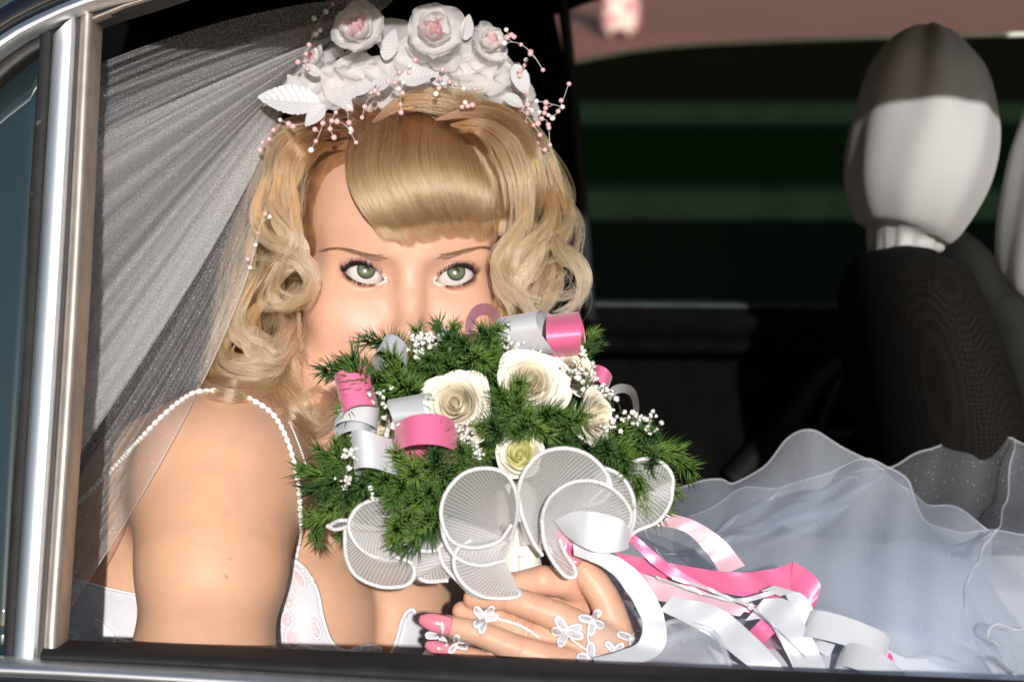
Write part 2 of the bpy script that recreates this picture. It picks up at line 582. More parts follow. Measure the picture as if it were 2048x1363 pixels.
mb.tube(catmull(PP([(1695, 815, FD - .06), (1725, 818, FD - .07), (1760, 826, FD - .06)]), 16), [0.006 + 0.004 * math.sin(math.pi * i / 15) for i in range(16)], 8)
mb.obj('door_handle', mat('handle_teal', (.03, .06, .06), .25, metal=.5), fdoor)

# rear seat the bride sits on, front wall of the cabin, floor
mb = MB()
mb.box((-0.75, 1.25, -0.75), (-0.42, 2.2, 0.12))
o = mb.obj('rear_seat_back', mat('seat_cloth_dark', (.006, .006, .006), .95, spec=.05, noise=.3, nscale=60, bump=.4, bscale=500), car)
bv = o.modifiers.new('bevel', 'BEVEL'); bv.width = .06; bv.segments = 4
mb = MB(); mb.box((-0.75, 1.22, -0.80), (1.6, 2.3, -0.76)); mb.obj('floor_pan', liner, car, smooth=False)
mb = MB(); mb.box((-0.85, 1.2, -0.8), (-0.80, 2.35, 0.5)); mb.obj('rear_wall', liner, car, smooth=False)
mb = MB(); mb.box((-0.6, 1.24, -0.5), (0.15, 2.2, -0.34))
o = mb.obj('rear_seat_cushion', MATS['seat_cloth_dark'], car)
bv = o.modifiers.new('bevel', 'BEVEL'); bv.width = .05; bv.segments = 4

# ------------------------------------------------------------------ front seats
def weave_mat():
    m, n, l, b = new_mat('seat_weave')
    tc = n.new('ShaderNodeTexCoord')
    mp = n.new('ShaderNodeMapping'); mp.inputs['Rotation'].default_value = (0, R(45), 0); mp.inputs['Scale'].default_value = (420, 420, 420)
    l.new(tc.outputs['Object'], mp.inputs['Vector'])
    ck = n.new('ShaderNodeTexChecker'); ck.inputs['Scale'].default_value = 1.0
    ck.inputs['Color1'].default_value = (.012, .0105, .009, 1); ck.inputs['Color2'].default_value = (.005, .0045, .004, 1)
    l.new(mp.outputs[0], ck.inputs['Vector'])
    l.new(ck.outputs['Color'], b.inputs['Base Color'])
    bp = n.new('ShaderNodeBump'); bp.inputs['Strength'].default_value = .4; bp.inputs['Distance'].default_value = .002
    l.new(ck.outputs['Fac'], bp.inputs['Height']); l.new(bp.outputs[0], b.inputs['Normal'])
    b.inputs['Roughness'].default_value = .95
    b.inputs['Specular IOR Level'].default_value = .1
    return m


weave = weave_mat()
cover = mat('white_cover_cloth', (0.40, 0.40, 0.41), 0.9, noise=.03, nscale=20, bump=.15, bscale=900, sheen=.2)


def blob_mesh(name, sections, material, parent, seg=48, folds=None):
    """closed body from (px,py,D, rx_mm, rd_mm, power) sections along a path"""
    S = catmull(np.array([(*P(a, b, c), rx / 1000, rd / 1000) for a, b, c, rx, rd in sections]), 60)
    v = []
    tan = np.gradient(S[:, :3], axis=0)
    for i in range(60):
        t = tan[i] / np.linalg.norm(tan[i])
        ux = np.array([1.0, 0, 0]); ux -= t * (t @ ux); ux /= np.linalg.norm(ux)
        ud = np.cross(t, ux)
        for k in range(seg):
            a = 2 * math.pi * k / seg
            ca, sa = math.cos(a), math.sin(a)
            e = 0.93
            cx = math.copysign(abs(ca) ** e, ca); sx = math.copysign(abs(sa) ** e, sa)
            q = S[i, :3] + ux * cx * S[i, 3] + ud * sx * S[i, 4]
            if folds is not None:
                q = q + folds(i / 59.0, a) * (ux * ca + ud * sa)
            v.append(q)
    f = []
    for i in range(59):
        for k in range(seg):
            k2 = (k + 1) % seg
            f.append((i * seg + k, i * seg + k2, (i + 1) * seg + k2, (i + 1) * seg + k))
    f.append(tuple(range(seg))[::-1]); f.append(tuple(59 * seg + k for k in range(seg)))
    return mesh_obj(name, v, f, material, parent)


def fold_fn(seed):
    r = np.random.default_rng(seed)
    ph = r.uniform(0, 6.28, 6)
    def fn(s, a):
        top = math.exp(-((s - .93) / .10) ** 2)
        w = 0.0016 * math.sin(5 * a + ph[0] + 2.2 * s) * (0.3 + s) + 0.0012 * math.sin(9 * a + ph[1] - 5 * s)
        pinch = -0.011 * math.exp(-((math.sin((a - 4.3) / 2)) / .10) ** 2) * math.exp(-((s - .72) / .20) ** 2)
        pinch2 = -0.009 * math.exp(-((math.sin((a - 5.0) / 2)) / .07) ** 2) * math.exp(-((s - .60) / .18) ** 2)
        low = 0.0022 * math.sin(14 * a + ph[2]) * math.exp(-((s - .03) / .06) ** 2)
        return w * 1.3 + pinch + pinch2 + low + 0.0015 * top * math.sin(7 * a)
    return fn


seatA = thing('front_seat', P(1850, 1150, 1.78), 'far front seat with dark woven backrest and white cloth over its headrest', 'car seat')
DA = 1.76
blob_mesh('backrest', [(1925, 1250, DA, 66, 150), (1900, 1000, DA, 62, 190), (1858, 800, DA, 58, 200), (1818, 640, DA, 50, 190), (1800, 550, DA, 42, 160), (1802, 505, DA, 22, 90), (1803, 498, DA, 3, 20)], weave, seatA)
blob_mesh('side_bolster', [(2035, 1250, DA + .02, 50, 120), (2010, 1000, DA + .03, 42, 160), (1968, 800, DA + .05, 38, 180), (1925, 640, DA + .06, 34, 170), (1893, 540, DA + .06, 28, 140), (1875, 480, DA + .06, 18, 80), (1870, 465, DA + .06, 3, 20)],
          mat('bolster_cloth', (.02, .02, .019), .9, spec=.1, noise=.15, nscale=50, bump=.3, bscale=600), seatA)
hr = blob_mesh('headrest_cover', [(1812, 507, DA, 26, 55), (1812, 500, DA, 27, 60), (1812, 478, DA, 27, 62), (1818, 455, DA, 40, 90), (1828, 380, DA, 54, 112), (1842, 290, DA, 58, 118), (1846, 210, DA, 53, 112), (1846, 130, DA, 42, 95), (1850, 80, DA, 26, 62), (1852, 58, DA, 10, 30), (1852, 53, DA, 1.5, 6)], cover, seatA, folds=fold_fn(3))
mb = MB()
for dx in (-14, 14):
    mb.tube(PP([(1812 + dx, 500, DA), (1806 + dx, 560, DA)]), .005, 8)
mb.obj('headrest_post', chrome, seatA)
seatB = thing('front_seat', P(2230, 1150, 1.68), 'near front seat with a bright white cloth cover on its headrest', 'car seat')
DB = 1.70
blob_mesh('headrest_cover', [(2125, 655, DB, 35, 50), (2128, 620, DB, 37, 56), (2132, 580, DB, 49, 75), (2140, 480, DB, 53, 90), (2150, 380, DB, 52, 90), (2160, 290, DB, 49, 80), (2166, 200, DB, 40, 62), (2172, 130, DB, 22, 40), (2174, 105, DB, 2, 6)], cover, seatB, folds=fold_fn(9))
blob_mesh('backrest', [(2300, 1500, DB, 70, 120), (2260, 1100, DB, 64, 140), (2190, 850, DB, 54, 140), (2150, 700, DB, 40, 110), (2140, 660, DB, 8, 40)], weave, seatB)
# ------------------------------------------------------------------ implicit surfaces
def smin(a, b, k):
    h = np.clip(0.5 + 0.5 * (b - a) / k, 0, 1)
    return b * (1 - h) + a * h - k * h * (1 - h)


def smax(a, b, k):
    return -smin(-a, -b, k)


def s_ell(p, c, r):
    q = p - np.asarray(c, p.dtype)
    r = np.asarray(r, p.dtype)
    k0 = np.sqrt(((q / r) ** 2).sum(-1)) + 1e-9
    k1 = np.sqrt(((q / (r * r)) ** 2).sum(-1)) + 1e-9
    return k0 * (k0 - 1) / k1


def s_cap(p, a, b, r1, r2):
    a = np.asarray(a, p.dtype); b = np.asarray(b, p.dtype)
    ab = b - a
    t = np.clip(((p - a) @ ab) / (ab @ ab), 0, 1)
    d = p - a - t[..., None] * ab
    return np.sqrt((d * d).sum(-1)) - (r1 + (r2 - r1) * t).astype(p.dtype)


def s_poly(x, y, poly):
    """signed distance to a closed 2-D polygon"""
    poly = np.asarray(poly, dtype=np.float64)
    d = np.full(x.shape, 1e9); sgn = np.ones(x.shape)
    n = len(poly)
    for i in range(n):
        ax, ay = poly[i]; bx, by = poly[(i + 1) % n]
        ex, ey = bx - ax, by - ay
        wx, wy = x - ax, y - ay
        t = np.clip((wx * ex + wy * ey) / (ex * ex + ey * ey + 1e-12), 0, 1)
        d = np.minimum(d, (wx - t * ex) ** 2 + (wy - t * ey) ** 2)
        c1 = (ay <= y) & (by > y); c2 = (ay > y) & (by <= y)
        cr = ex * wy - ey * wx
        sgn = np.where((c1 & (cr > 0)) | (c2 & (cr < 0)), -sgn, sgn)
    return sgn * np.sqrt(d)


def surface_nets(f, lo, hi, res, newton=3):
    B = 8
    lo = np.asarray(lo, float); hi = np.asarray(hi, float)
    nb = np.ceil((hi - lo) / (res * B)).astype(int)
    gi = np.stack(np.meshgrid(*[np.arange(k) for k in nb], indexing='ij'), -1).reshape(-1, 3)
    cen = (lo + (gi + 0.5) * res * B).astype(np.float32)
    d = np.concatenate([f(c) for c in np.array_split(cen, max(1, len(cen) // 200000 + 1))])
    keep = gi[np.abs(d) < res * B * 1.25]
    off = np.stack(np.meshgrid(*[np.arange(B + 1)] * 3, indexing='ij'), -1)
    N = nb * B + 2
    ids, pos, quads = [], [], []
    for ch in np.array_split(keep, max(1, len(keep) // 400 + 1)):
        if not len(ch): continue
        gp = ch[:, None, None, None, :] * B + off[None]
        pts = (lo + gp * res).astype(np.float32)
        val = f(pts.reshape(-1, 3)).reshape(pts.shape[:-1])
        s = val < 0
        cnt = np.zeros(s[:, :-1, :-1, :-1].shape, np.float32)
        acc = np.zeros(cnt.shape + (3,), np.float32)
        o8 = [(i, j, k) for i in (0, 1) for j in (0, 1) for k in (0, 1)]
        sl = lambda A, o: A[:, o[0]:o[0] + B, o[1]:o[1] + B, o[2]:o[2] + B]
        for ia in range(8):
            for ib in range(ia + 1, 8):
                a, b = o8[ia], o8[ib]
                if sum(abs(x - y) for x, y in zip(a, b)) != 1: continue
                va, vb = sl(val, a), sl(val, b)
                cr = (va < 0) != (vb < 0)
                if not cr.any(): continue
                t = np.where(cr, va / np.where(va == vb, 1, va - vb), 0)
                for ax in range(3):
                    acc[..., ax] += np.where(cr, a[ax] + t * (b[ax] - a[ax]), 0)
                cnt += cr
        act = cnt > 0
        base = gp[:, :B, :B, :B]
        q = base[act] + acc[act] / cnt[act][:, None]
        bi = base[act]
        ids.append((bi[:, 0] * N[1] + bi[:, 1]) * N[2] + bi[:, 2])
        pos.append(lo + q * res)
        for ax in range(3):
            e = [0, 0, 0]; e[ax] = 1
            v0, v1 = sl(val, (0, 0, 0)), sl(val, e)
            cr = (v0 < 0) != (v1 < 0)
            g = base[cr]
            flip = (v0[cr] < 0)
            b1 = np.zeros(3, int); b1[(ax + 1) % 3] = 1
            b2 = np.zeros(3, int); b2[(ax + 2) % 3] = 1
            L = lambda x: (x[:, 0] * N[1] + x[:, 1]) * N[2] + x[:, 2]
            qd = np.stack([L(g - b1 - b2), L(g - b2), L(g), L(g - b1)], 1)
            qd[~flip] = qd[~flip][:, ::-1]
            quads.append(qd)
    ids = np.concatenate(ids); pos = np.concatenate(pos); quads = np.concatenate(quads)
    ids, first = np.unique(ids, return_index=True)
    pos = pos[first]
    k = np.searchsorted(ids, quads)
    k = np.clip(k, 0, len(ids) - 1)
    ok = (ids[k] == quads).all(1)
    faces = k[ok]
    pos = newton_project(f, pos, newton, res)
    return pos, faces


def newton_project(f, pos, it, res, eps=2.5e-4):
    for _ in range(it):
        p = pos.astype(np.float64)
        d = f(p)
        g = np.stack([f(p + np.array(e)) - f(p - np.array(e)) for e in ((eps, 0, 0), (0, eps, 0), (0, 0, eps))], 1) / (2 * eps)
        gl = (g * g).sum(1)
        st = (d / np.maximum(gl, 0.15))[:, None] * g
        n = np.linalg.norm(st, axis=1, keepdims=True)
        st *= np.minimum(1, res * 0.7 / np.maximum(n, 1e-12))
        pos = pos - st * 0.85
    return pos


# ------------------------------------------------------------------ the head frame (mm): x to the picture's right, y up, z out of the face
YAW, HPITCH, ROLL = R(5.5), R(5.0), R(1.0)
_ezp = np.array([math.sin(YAW), -math.cos(YAW), 0]); _exp = np.array([math.cos(YAW), math.sin(YAW), 0]); _up = np.array([0, 0, 1.0])
_ez = math.cos(HPITCH) * _ezp - math.sin(HPITCH) * _up
_ey = math.cos(HPITCH) * _up + math.sin(HPITCH) * _ezp
_ex = _exp * math.cos(ROLL) - _ey * math.sin(ROLL); _ey = _ey * math.cos(ROLL) + _exp * math.sin(ROLL)
HB = np.stack([_ex, _ey, _ez], 1)          # columns: axes in F
HEAD_D = 1.40
HO = P(819, 547, HEAD_D)
EYE_X = 29.3


def toHead(p):
    return ((p - HO.astype(p.dtype)) @ HB.astype(p.dtype)) * p.dtype.type(1000)


def fromHead(h):
    return HO + (np.asarray(h, float) / 1000.0) @ HB.T


def almond(x, y, side):
    """2-D distance (mm, approx) to the eye opening; x,y relative to the eyeball centre, side -1 picture-left eye"""
    u = x * side                      # + towards the outer corner
    s = u / 12.9
    basel = -1.7 + 2.0 * s
    c = np.clip(1 - np.abs(s) ** 2.0, 0, 1)
    up = basel + 7.0 * np.clip(1 - np.abs((u - 0.4) / 12.9) ** 2.3, 0, 1) ** 0.9
    dn = basel - 4.6 * c ** 0.85
    d = np.maximum(np.maximum(y - up, dn - y) * 0.80, (np.abs(s) - 1) * 12.9)
    return d, up, dn


def head_sdf(h):
    x, y, z = h[..., 0], h[..., 1], h[..., 2]
    ax = np.abs(x)
    hc = np.stack([np.abs(x + 4), y, z], -1)
    hs = np.stack([ax, y, z], -1)
    d = s_ell(h, (-4, 32, -76), (72, 84, 93))                       # cranium
    d = smin(d, s_ell(h, (-1, 36, -26), (58, 44, 45)), 14)          # forehead
    d = smin(d, s_ell(h, (-5, -26, -36), (64, 62, 51)), 16)         # middle of the face
    d = smin(d, s_ell(h, (-9, -60, -28), (57, 47, 48)), 18)         # jaw
    d = smin(d, s_ell(h, (-9, -98, 0), (19, 15, 16)), 20)           # chin
    d = smin(d, s_ell(hc, (42, -20, -13), (18, 16, 18)), 18)        # cheek bones
    d = smin(d, s_ell(hc, (33, -34, -1), (20, 18, 15)), 18)         # smiling cheeks
    d = smin(d, s_cap(hs, (10, 13.5, 7.5), (44, 13, -10), 8.0, 7.5), 11)      # brow ridge
    # eye sockets
    d = smax(d, -s_ell(hs, (27, -1, 21), (17, 8.5, 11.5)), 9)
    d = smax(d, -s_ell(hs, (14, -4, 22.5), (7, 9, 10)), 8)
    # nose
    n = s_cap(h, (0, 8, 7), (0, -18, 16), 7.0, 7.0)
    n = smin(n, s_cap(h, (0, -18, 16), (0, -36, 24), 7.0, 8.2), 5)
    n = smin(n, s_ell(h, (0, -39, 24.5), (10.0, 8.5, 9.0)), 6)
    n = smin(n, s_ell(hs, (11.3, -42, 15), (6.0, 7, 9)), 5)
    n = smin(n, s_cap(h, (0, -44, 22), (0, -48, 12), 4, 4), 5)
    d = smin(d, n, 10)
    d = smax(d, -s_ell(hs, (5.5, -47, 20), (3.0, 3.0, 5)), 2)
    d = smin(d, s_ell(h, (-1, -62, 6), (24, 16, 16)), 10)
    d = smin(d, s_cap(h, (-14, -63.5, 17), (12, -63.5, 17), 4.2, 4.2), 4)
    d = smin(d, s_cap(h, (-12, -71, 16), (10, -71, 16), 5.2, 5.2), 4)
    # lids
    for sd in (-1, 1):
        q = h - np.array((sd * EYE_X, 0, 0), h.dtype)
        rad = np.sqrt((q * q).sum(-1))
        lid = rad - 14.0
        d = smin(d, lid, 2.6)
        
        al, up, dn = almond(q[..., 0], q[..., 1], sd)
        cy = np.abs(q[..., 1] - (up * 0.95 + 3.6))
        d = d + 0.9 * np.exp(-(cy / 0.9) ** 2) * (q[..., 2] > 0) * np.exp(-(q[..., 0] / 13.0) ** 4)
        hole = np.maximum(al, -q[..., 2] + 1.0)
        d = smax(d, -hole, 0.35)
    # ears
    e = s_ell(hc, (69, -8, -88), (5, 27, 16))
    d = smin(d, e, 8)
    return d


# body points in F
def pm(px, py, D, r):      # point + radius (m)
    return P(px, py, D), r / 1000.0


def chain(p, pts, k=0.004):
    d = None
    for (a, ra), (b, rb) in zip(pts[:-1], pts[1:]):
        c = s_cap(p, a, b, ra, rb)
        d = c if d is None else smin(d, c, k)
    return d


TORSO = dict(
    rib=[pm(505, 985, 1.50, 84), pm(400, 1180, 1.52, 96), pm(330, 1420, 1.52, 104), pm(330, 1650, 1.52, 108)],
    clav=[pm(560, 905, 1.40, 46), pm(720, 935, 1.50, 62), pm(930, 960, 1.58, 46)],
    neck=[pm(800, 700, 1.51, 48), pm(735, 835, 1.525, 47), pm(665, 930, 1.515, 56)],
    trap=[pm(445, 925, 1.37, 42), pm(600, 850, 1.46, 44)],
    shoulder=[pm(437, 962, 1.315, 46), pm(432, 1000, 1.31, 46)],
)
FING = {}


def torso_sdf(p):
    d = chain(p, TORSO['rib'], .03)
    d = smin(d, chain(p, TORSO['clav'], .03), .04)
    d = smin(d, s_cap(p, P(560, 960, 1.43), P(560, 1150, 1.45), .052, .060), .05)
    d = smin(d, s_cap(p, P(350, 1010, 1.40), P(300, 1250, 1.42), .050, .070), .04)
    d = smin(d, chain(p, TORSO['trap'], .02), .03)
    d = smin(d, s_cap(p, P(440, 950, 1.335), P(340, 1020, 1.42), .045, .06), .03)
    b1 = s_ell(p, P(600, 1245, 1.40), (.052, .058, .060))
    b2 = s_ell(p, P(766, 1235, 1.45), (.050, .058, .056))
    b = smin(b1, b2, .008)
    d = smin(d, s_ell(p, P(680, 1130, 1.49), (.09, .06, .11)), .04)
    d = smin(d, b, .022)
    return d


def arm_sdf(p):
    d = chain(p, TORSO['shoulder'], .03)
    d = smin(d, chain(p, [pm(437, 985, 1.312, 45.5), pm(424, 1120, 1.285, 42), pm(405, 1340, 1.25, 38), pm(400, 1560, 1.24, 34), ], .02), .02)
    d = smin(d, chain(p, [pm(400, 1560, 1.24, 34), pm(820, 1585, 1.26, 36), pm(1180, 1490, 1.25, 27), pm(1262, 1405, 1.235, 24)], .02), .02)
    return d


HD = 1.215     # depth of the near hand
FINGERS = {
    'index': [(1205, 1283, HD + .002, 10.8), (1128, 1238, HD - .004, 9.0), (1074, 1216, HD - .006, 8.2), (1012, 1196, HD - .002, 7.4), (948, 1196, HD + .006, 6.2)],
    'middle': [(1212, 1312, HD + .004, 10.8), (1118, 1288, HD + .002, 8.8), (1050, 1262, HD + .004, 8.0), (985, 1236, HD + .008, 7.2), (925, 1222, HD + .012, 6.0)],
    'ring': [(1208, 1345, HD + .000, 10.6), (1102, 1318, HD - .010, 8.8), (1030, 1295, HD - .010, 8.1), (958, 1266, HD - .008, 7.0), (893, 1249, HD - .005, 5.9)],
    'little': [(1200, 1375, HD + .004, 10), (1070, 1352, HD - .004, 7.6), (990, 1330, HD - .004, 6.8), (930, 1311, HD - .002, 6.0), (898, 1303, HD, 5.2)],
    'thumb': [(1242, 1345, HD + .012, 13), (1233, 1278, HD + .010, 10.8), (1214, 1208, HD + .012, 9.2), (1178, 1152, HD + .014, 8.8), (1146, 1122, HD + .016, 7.4)],
}
# the other hand closes round the stem of the bouquet
GD = 1.232
FINGERS2 = {
    'index': [(1165, 1208, GD + .016, 9), (1145, 1170, GD + .004, 9.2), (1085, 1160, GD - .006, 8.8), (1020, 1172, GD, 7.6), (965, 1166, GD + .010, 6.6)],
    'middle': [(1178, 1240, GD + .018, 9), (1150, 1215, GD + .010, 8.8), (1085, 1208, GD + .010, 8), (1020, 1205, GD + .018, 7)],
    'ring': [(1185, 1268, GD + .02, 9), (1160, 1245, GD + .014, 8.8), (1095, 1242, GD + .016, 8), (1030, 1240, GD + .022, 7)],
    'thumb': [(1150, 1250, GD + .03, 10), (1080, 1200, GD + .052, 9), (1020, 1150, GD + .054, 8)],
}


def hands_sdf(p):
    d = chain(p, [pm(1262, 1405, 1.235, 24), pm(1235, 1350, HD + .008, 20), pm(1208, 1312, HD + .006, 16)], .012)
    d = smin(d, s_cap(p, P(1195, 1290, HD + .006), P(1195, 1360, HD + .006), .012, .013), .012)
    for nme, c in FINGERS.items():
        f_ = tube_sdf(p, c)
        if nme != 'thumb':
            for ji, offs in ((2, (-.0024, 0, .0024)), (3, (-.0008, .0012))):
                J = P(*c[ji][:3]); ax_ = P(*c[ji + 1][:3]) - P(*c[ji - 1][:3]); ax_ /= np.linalg.norm(ax_)
                q_ = p - J.astype(p.dtype)
                s_ = q_ @ ax_.astype(p.dtype)
                near_ = np.exp(-((q_ * q_).sum(-1) / (.013 ** 2)) ** 3)
                up_ = np.clip(-(q_[..., 1]) / .006 + .4, 0, 1)
                for o_ in offs:
                    f_ = f_ + .00042 * np.exp(-((s_ - o_) / .0008) ** 2) * near_ * up_
        d = smin(d, f_, .003)
    d2 = chain(p, [pm(1160, 1250, GD + .035, 15), pm(1200, 1330, GD + .045, 22), pm(1190, 1450, 1.31, 24), pm(1150, 1650, 1.42, 32), pm(1060, 1500, 1.60, 38), pm(990, 1080, 1.60, 42), pm(930, 960, 1.58, 44)], .012)
    for nme, c in FINGERS2.items():
        d2 = smin(d2, tube_sdf(p, c, 7), .003)
    return np.minimum(d, d2)


HEAD_LO, HEAD_HI = HO + np.array([-.15, -.09, -.17]), HO + np.array([.14, .22, .17])
HAND_LO, HAND_HI = P(860, 1700, 1.15) * (1, 1, 1) + (-.05, -.02, 0), np.array([.11, 1.70, -.02])


def masked(f, p, lo, hi, far=0.06):
    m = ((p > lo.astype(p.dtype)) & (p < hi.astype(p.dtype))).all(-1)
    out = np.full(p.shape[:-1], far, p.dtype)
    if m.any():
        out[m] = f(p[m])
    return out


def tube_sdf(p, pts, n=9):
    q = catmull(np.array([(*P(a, b, c), r / 1000) for a, b, c, r in pts]), n)
    d = None
    for i in range(n - 1):
        c = s_cap(p, q[i, :3], q[i + 1, :3], q[i, 3], q[i + 1, 3])
        d = c if d is None else np.minimum(d, c)
    return d


def body_sdf(p):
    p = np.asarray(p)
    dh = masked(lambda q: head_sdf(toHead(q)) / q.dtype.type(1000), p, HEAD_LO, HEAD_HI)
    neck = chain(p, TORSO['neck'], .02)
    d = smin(dh, neck, .016)
    t = torso_sdf(p)
    d = smin(d, t, .03)
    a = arm_sdf(p)
    d = smin(d, a, .034)
    d = smin(d, masked(hands_sdf, p, HAND_LO, HAND_HI), .006)
    return d


BLO = np.minimum(P(20, 1680, 1.16), P(20, 1680, 1.75)); BHI = np.array([0.12, 1.70, 0.22])
BLO = np.array([-0.40, 1.15, -0.36])
bpos, bfac = surface_nets(body_sdf, BLO, BHI, 0.0021)

# finer mesh round the eyes and the nose
def refine(pos, fac, region, f, it=3, res=0.001):
    bm = bmesh.new()
    vs = [bm.verts.new(v) for v in pos]
    for q in fac:
        try:
            bm.faces.new([vs[i] for i in q])
        except ValueError:
            pass
    bm.verts.ensure_lookup_table()
    m = region(pos)
    ed = [e for e in bm.edges if m[e.verts[0].index] and m[e.verts[1].index]] if False else None
    bm.verts.index_update()
    ed = [e for e in bm.edges if m[e.verts[0].index] or m[e.verts[1].index]]
    bmesh.ops.subdivide_edges(bm, edges=ed, cuts=1, use_grid_fill=True)
    bm.verts.index_update()
    p = np.array([v.co[:] for v in bm.verts])
    fc = [tuple(v.index for v in q.verts) for q in bm.faces]
    bm.free()
    r = region(p, 3.0)
    p[r] = newton_project(f, p[r], it, res)
    return p, fc


def eye_region(rad):
    def fn(p, grow=0.0):
        h = toHead(np.asarray(p, float))
        out = np.zeros(len(h), bool)
        for sd in (-1, 1):
            q = h - (sd * EYE_X, -1, 8)
            out |= (np.sqrt((q * q).sum(1)) < rad + grow)
        return out
    return fn


bpos, bfac = refine(bpos, bfac, eye_region(24), body_sdf)
bpos, bfac = refine(bpos, bfac, eye_region(20), body_sdf, res=.0005)



def hand_region(p, grow=0.0):
    p = np.asarray(p, float)
    px = p[:, 0] / (KPX * p[:, 1]) + 1024; py = 681.5 - p[:, 2] / (KPX * p[:, 1])
    return (px > 835) & (px < 1270) & (py > 1085) & (py < 1375) & (p[:, 1] < 1.232)


bpos, bfac = refine(bpos, bfac, hand_region, body_sdf, it=2)
# pigment: skin tone, blush, eye make-up, lips, nails
hh = toHead(bpos)
ncol = np.tile(np.array([[0.57, 0.342, 0.242]]), (len(bpos), 1))
dark = np.array([.60, .355, .225])


def blend(mask, col):
    global ncol
    m = np.clip(mask, 0, 1)[:, None]
    ncol = ncol * (1 - m) + np.asarray(col) * m


body_m = 1 - np.clip((hh[:, 1] + 105) / 25, 0, 1) * (np.abs(hh[:, 0]) < 100)
blend(body_m * 0.75, dark)
for sd in (-1, 1):
    q = hh - (sd * EYE_X, 0, 0)
    front = (q[:, 2] > 2) * (np.sqrt((q * q).sum(1)) < 40)
    al, up, dn = almond(q[:, 0], q[:, 1], sd)
    u = q[:, 0] * sd
    outer = np.clip((u + 9) / 11, 0, 1)
    inner = np.clip((-u - 5) / 5, 0, 1)
    above = q[:, 1] > (up + dn) / 2
    # cheeks
    g = np.exp(-(((u - 7) / 20) ** 2 + ((q[:, 1] + 32) / 16) ** 2)) * (q[:, 2] > -25)
    blend(0.40 * g, (.74, .34, .26))
    # violet-pink shadow on the lid and at the outer corner
    sh = np.exp(-(np.clip(al, 0, 99) / 4.0) ** 2) * above * front
    blend(0.62 * sh * np.clip(.55 + .6 * outer, 0, 1), (.40, .20, .215))
    oc = np.exp(-(((u - 15.5) / 5.5) ** 2 + ((q[:, 1] - 3.0) / 4) ** 2)) * front
    blend(0.7 * oc, (.40, .17, .20))
    # brown shadow below
    sb = np.exp(-((np.clip(al, 0, 99) - 1.0) / 2.0) ** 2) * (~above) * front
    blend(0.62 * sb, (.36, .14, .085))
    # liner
    wl_ = .9 + 2.3 * np.clip((u + 6) / 16, 0, 1)
    li = np.clip((wl_ - al) / .5, 0, 1) * front * (al > -2.5) * (u < 19)
    blend(0.97 * li * np.clip((u + 9) / 4, 0, 1) * above, (.016, .011, .013))
    blend(0.92 * np.clip((.5 + 1.2 * np.clip(u / 10, 0, 1) - al) / .6, 0, 1) * (al > -.2) * front * np.clip((u + 4) / 9, 0, 1) * (~above) * (u < 17), (.03, .02, .022))
    # pale inner corner and waterline
    blend(0.70 * np.clip(1.2 - np.abs(al - .7) / 1.0, 0, 1) * inner * front, (.82, .62, .58))
    blend(0.75 * np.clip(1 - np.abs(al + .1) / .5, 0, 1) * front * (~above), (.66, .38, .33))
# lips
lip = np.exp(-(((hh[:, 0] + 1) / 16) ** 4 + ((hh[:, 1] + 67) / 8) ** 4)) * (hh[:, 2] > 12)
blend(0.7 * lip, (.62, .22, .22))
blend(.6 * hand_region(bpos), (.62, .385, .275))
# redder knuckles
for c_ in list(FINGERS.values()) + list(FINGERS2.values()):
    for q_ in c_[1:4]:
        dd = np.linalg.norm(bpos - P(q_[0], q_[1], q_[2]), axis=1)
        blend(.38 * np.exp(-(np.maximum(dd - q_[3] / 1000 * .8, 0) / .0035) ** 2), (.60, .29, .19))
    q_ = c_[-1]
    dd = np.linalg.norm(bpos - P(q_[0], q_[1], q_[2]), axis=1)
    blend(.40 * np.exp(-(np.maximum(dd - .006, 0) / .005) ** 2), (.64, .31, .23))
# small moles seen on arm, cheek and jaw
for (px, py, r_) in ((641, 719, 4), (461, 1118, 4.0), (476, 1118, 3.5), (495, 1112, 3.0), (443, 1292, 3.5), (430, 1150, 2.5), (450, 1152, 2.5)):
    pxs = bpos[:, 0] / (KPX * bpos[:, 1]) + 1024; pys = 681.5 - bpos[:, 2] / (KPX * bpos[:, 1])
    dd = np.hypot(pxs - px, pys - py)
    blend(0.6 * (dd < r_ * .8) * (bpos[:, 1] < 1.45), (.20, .09, .05))


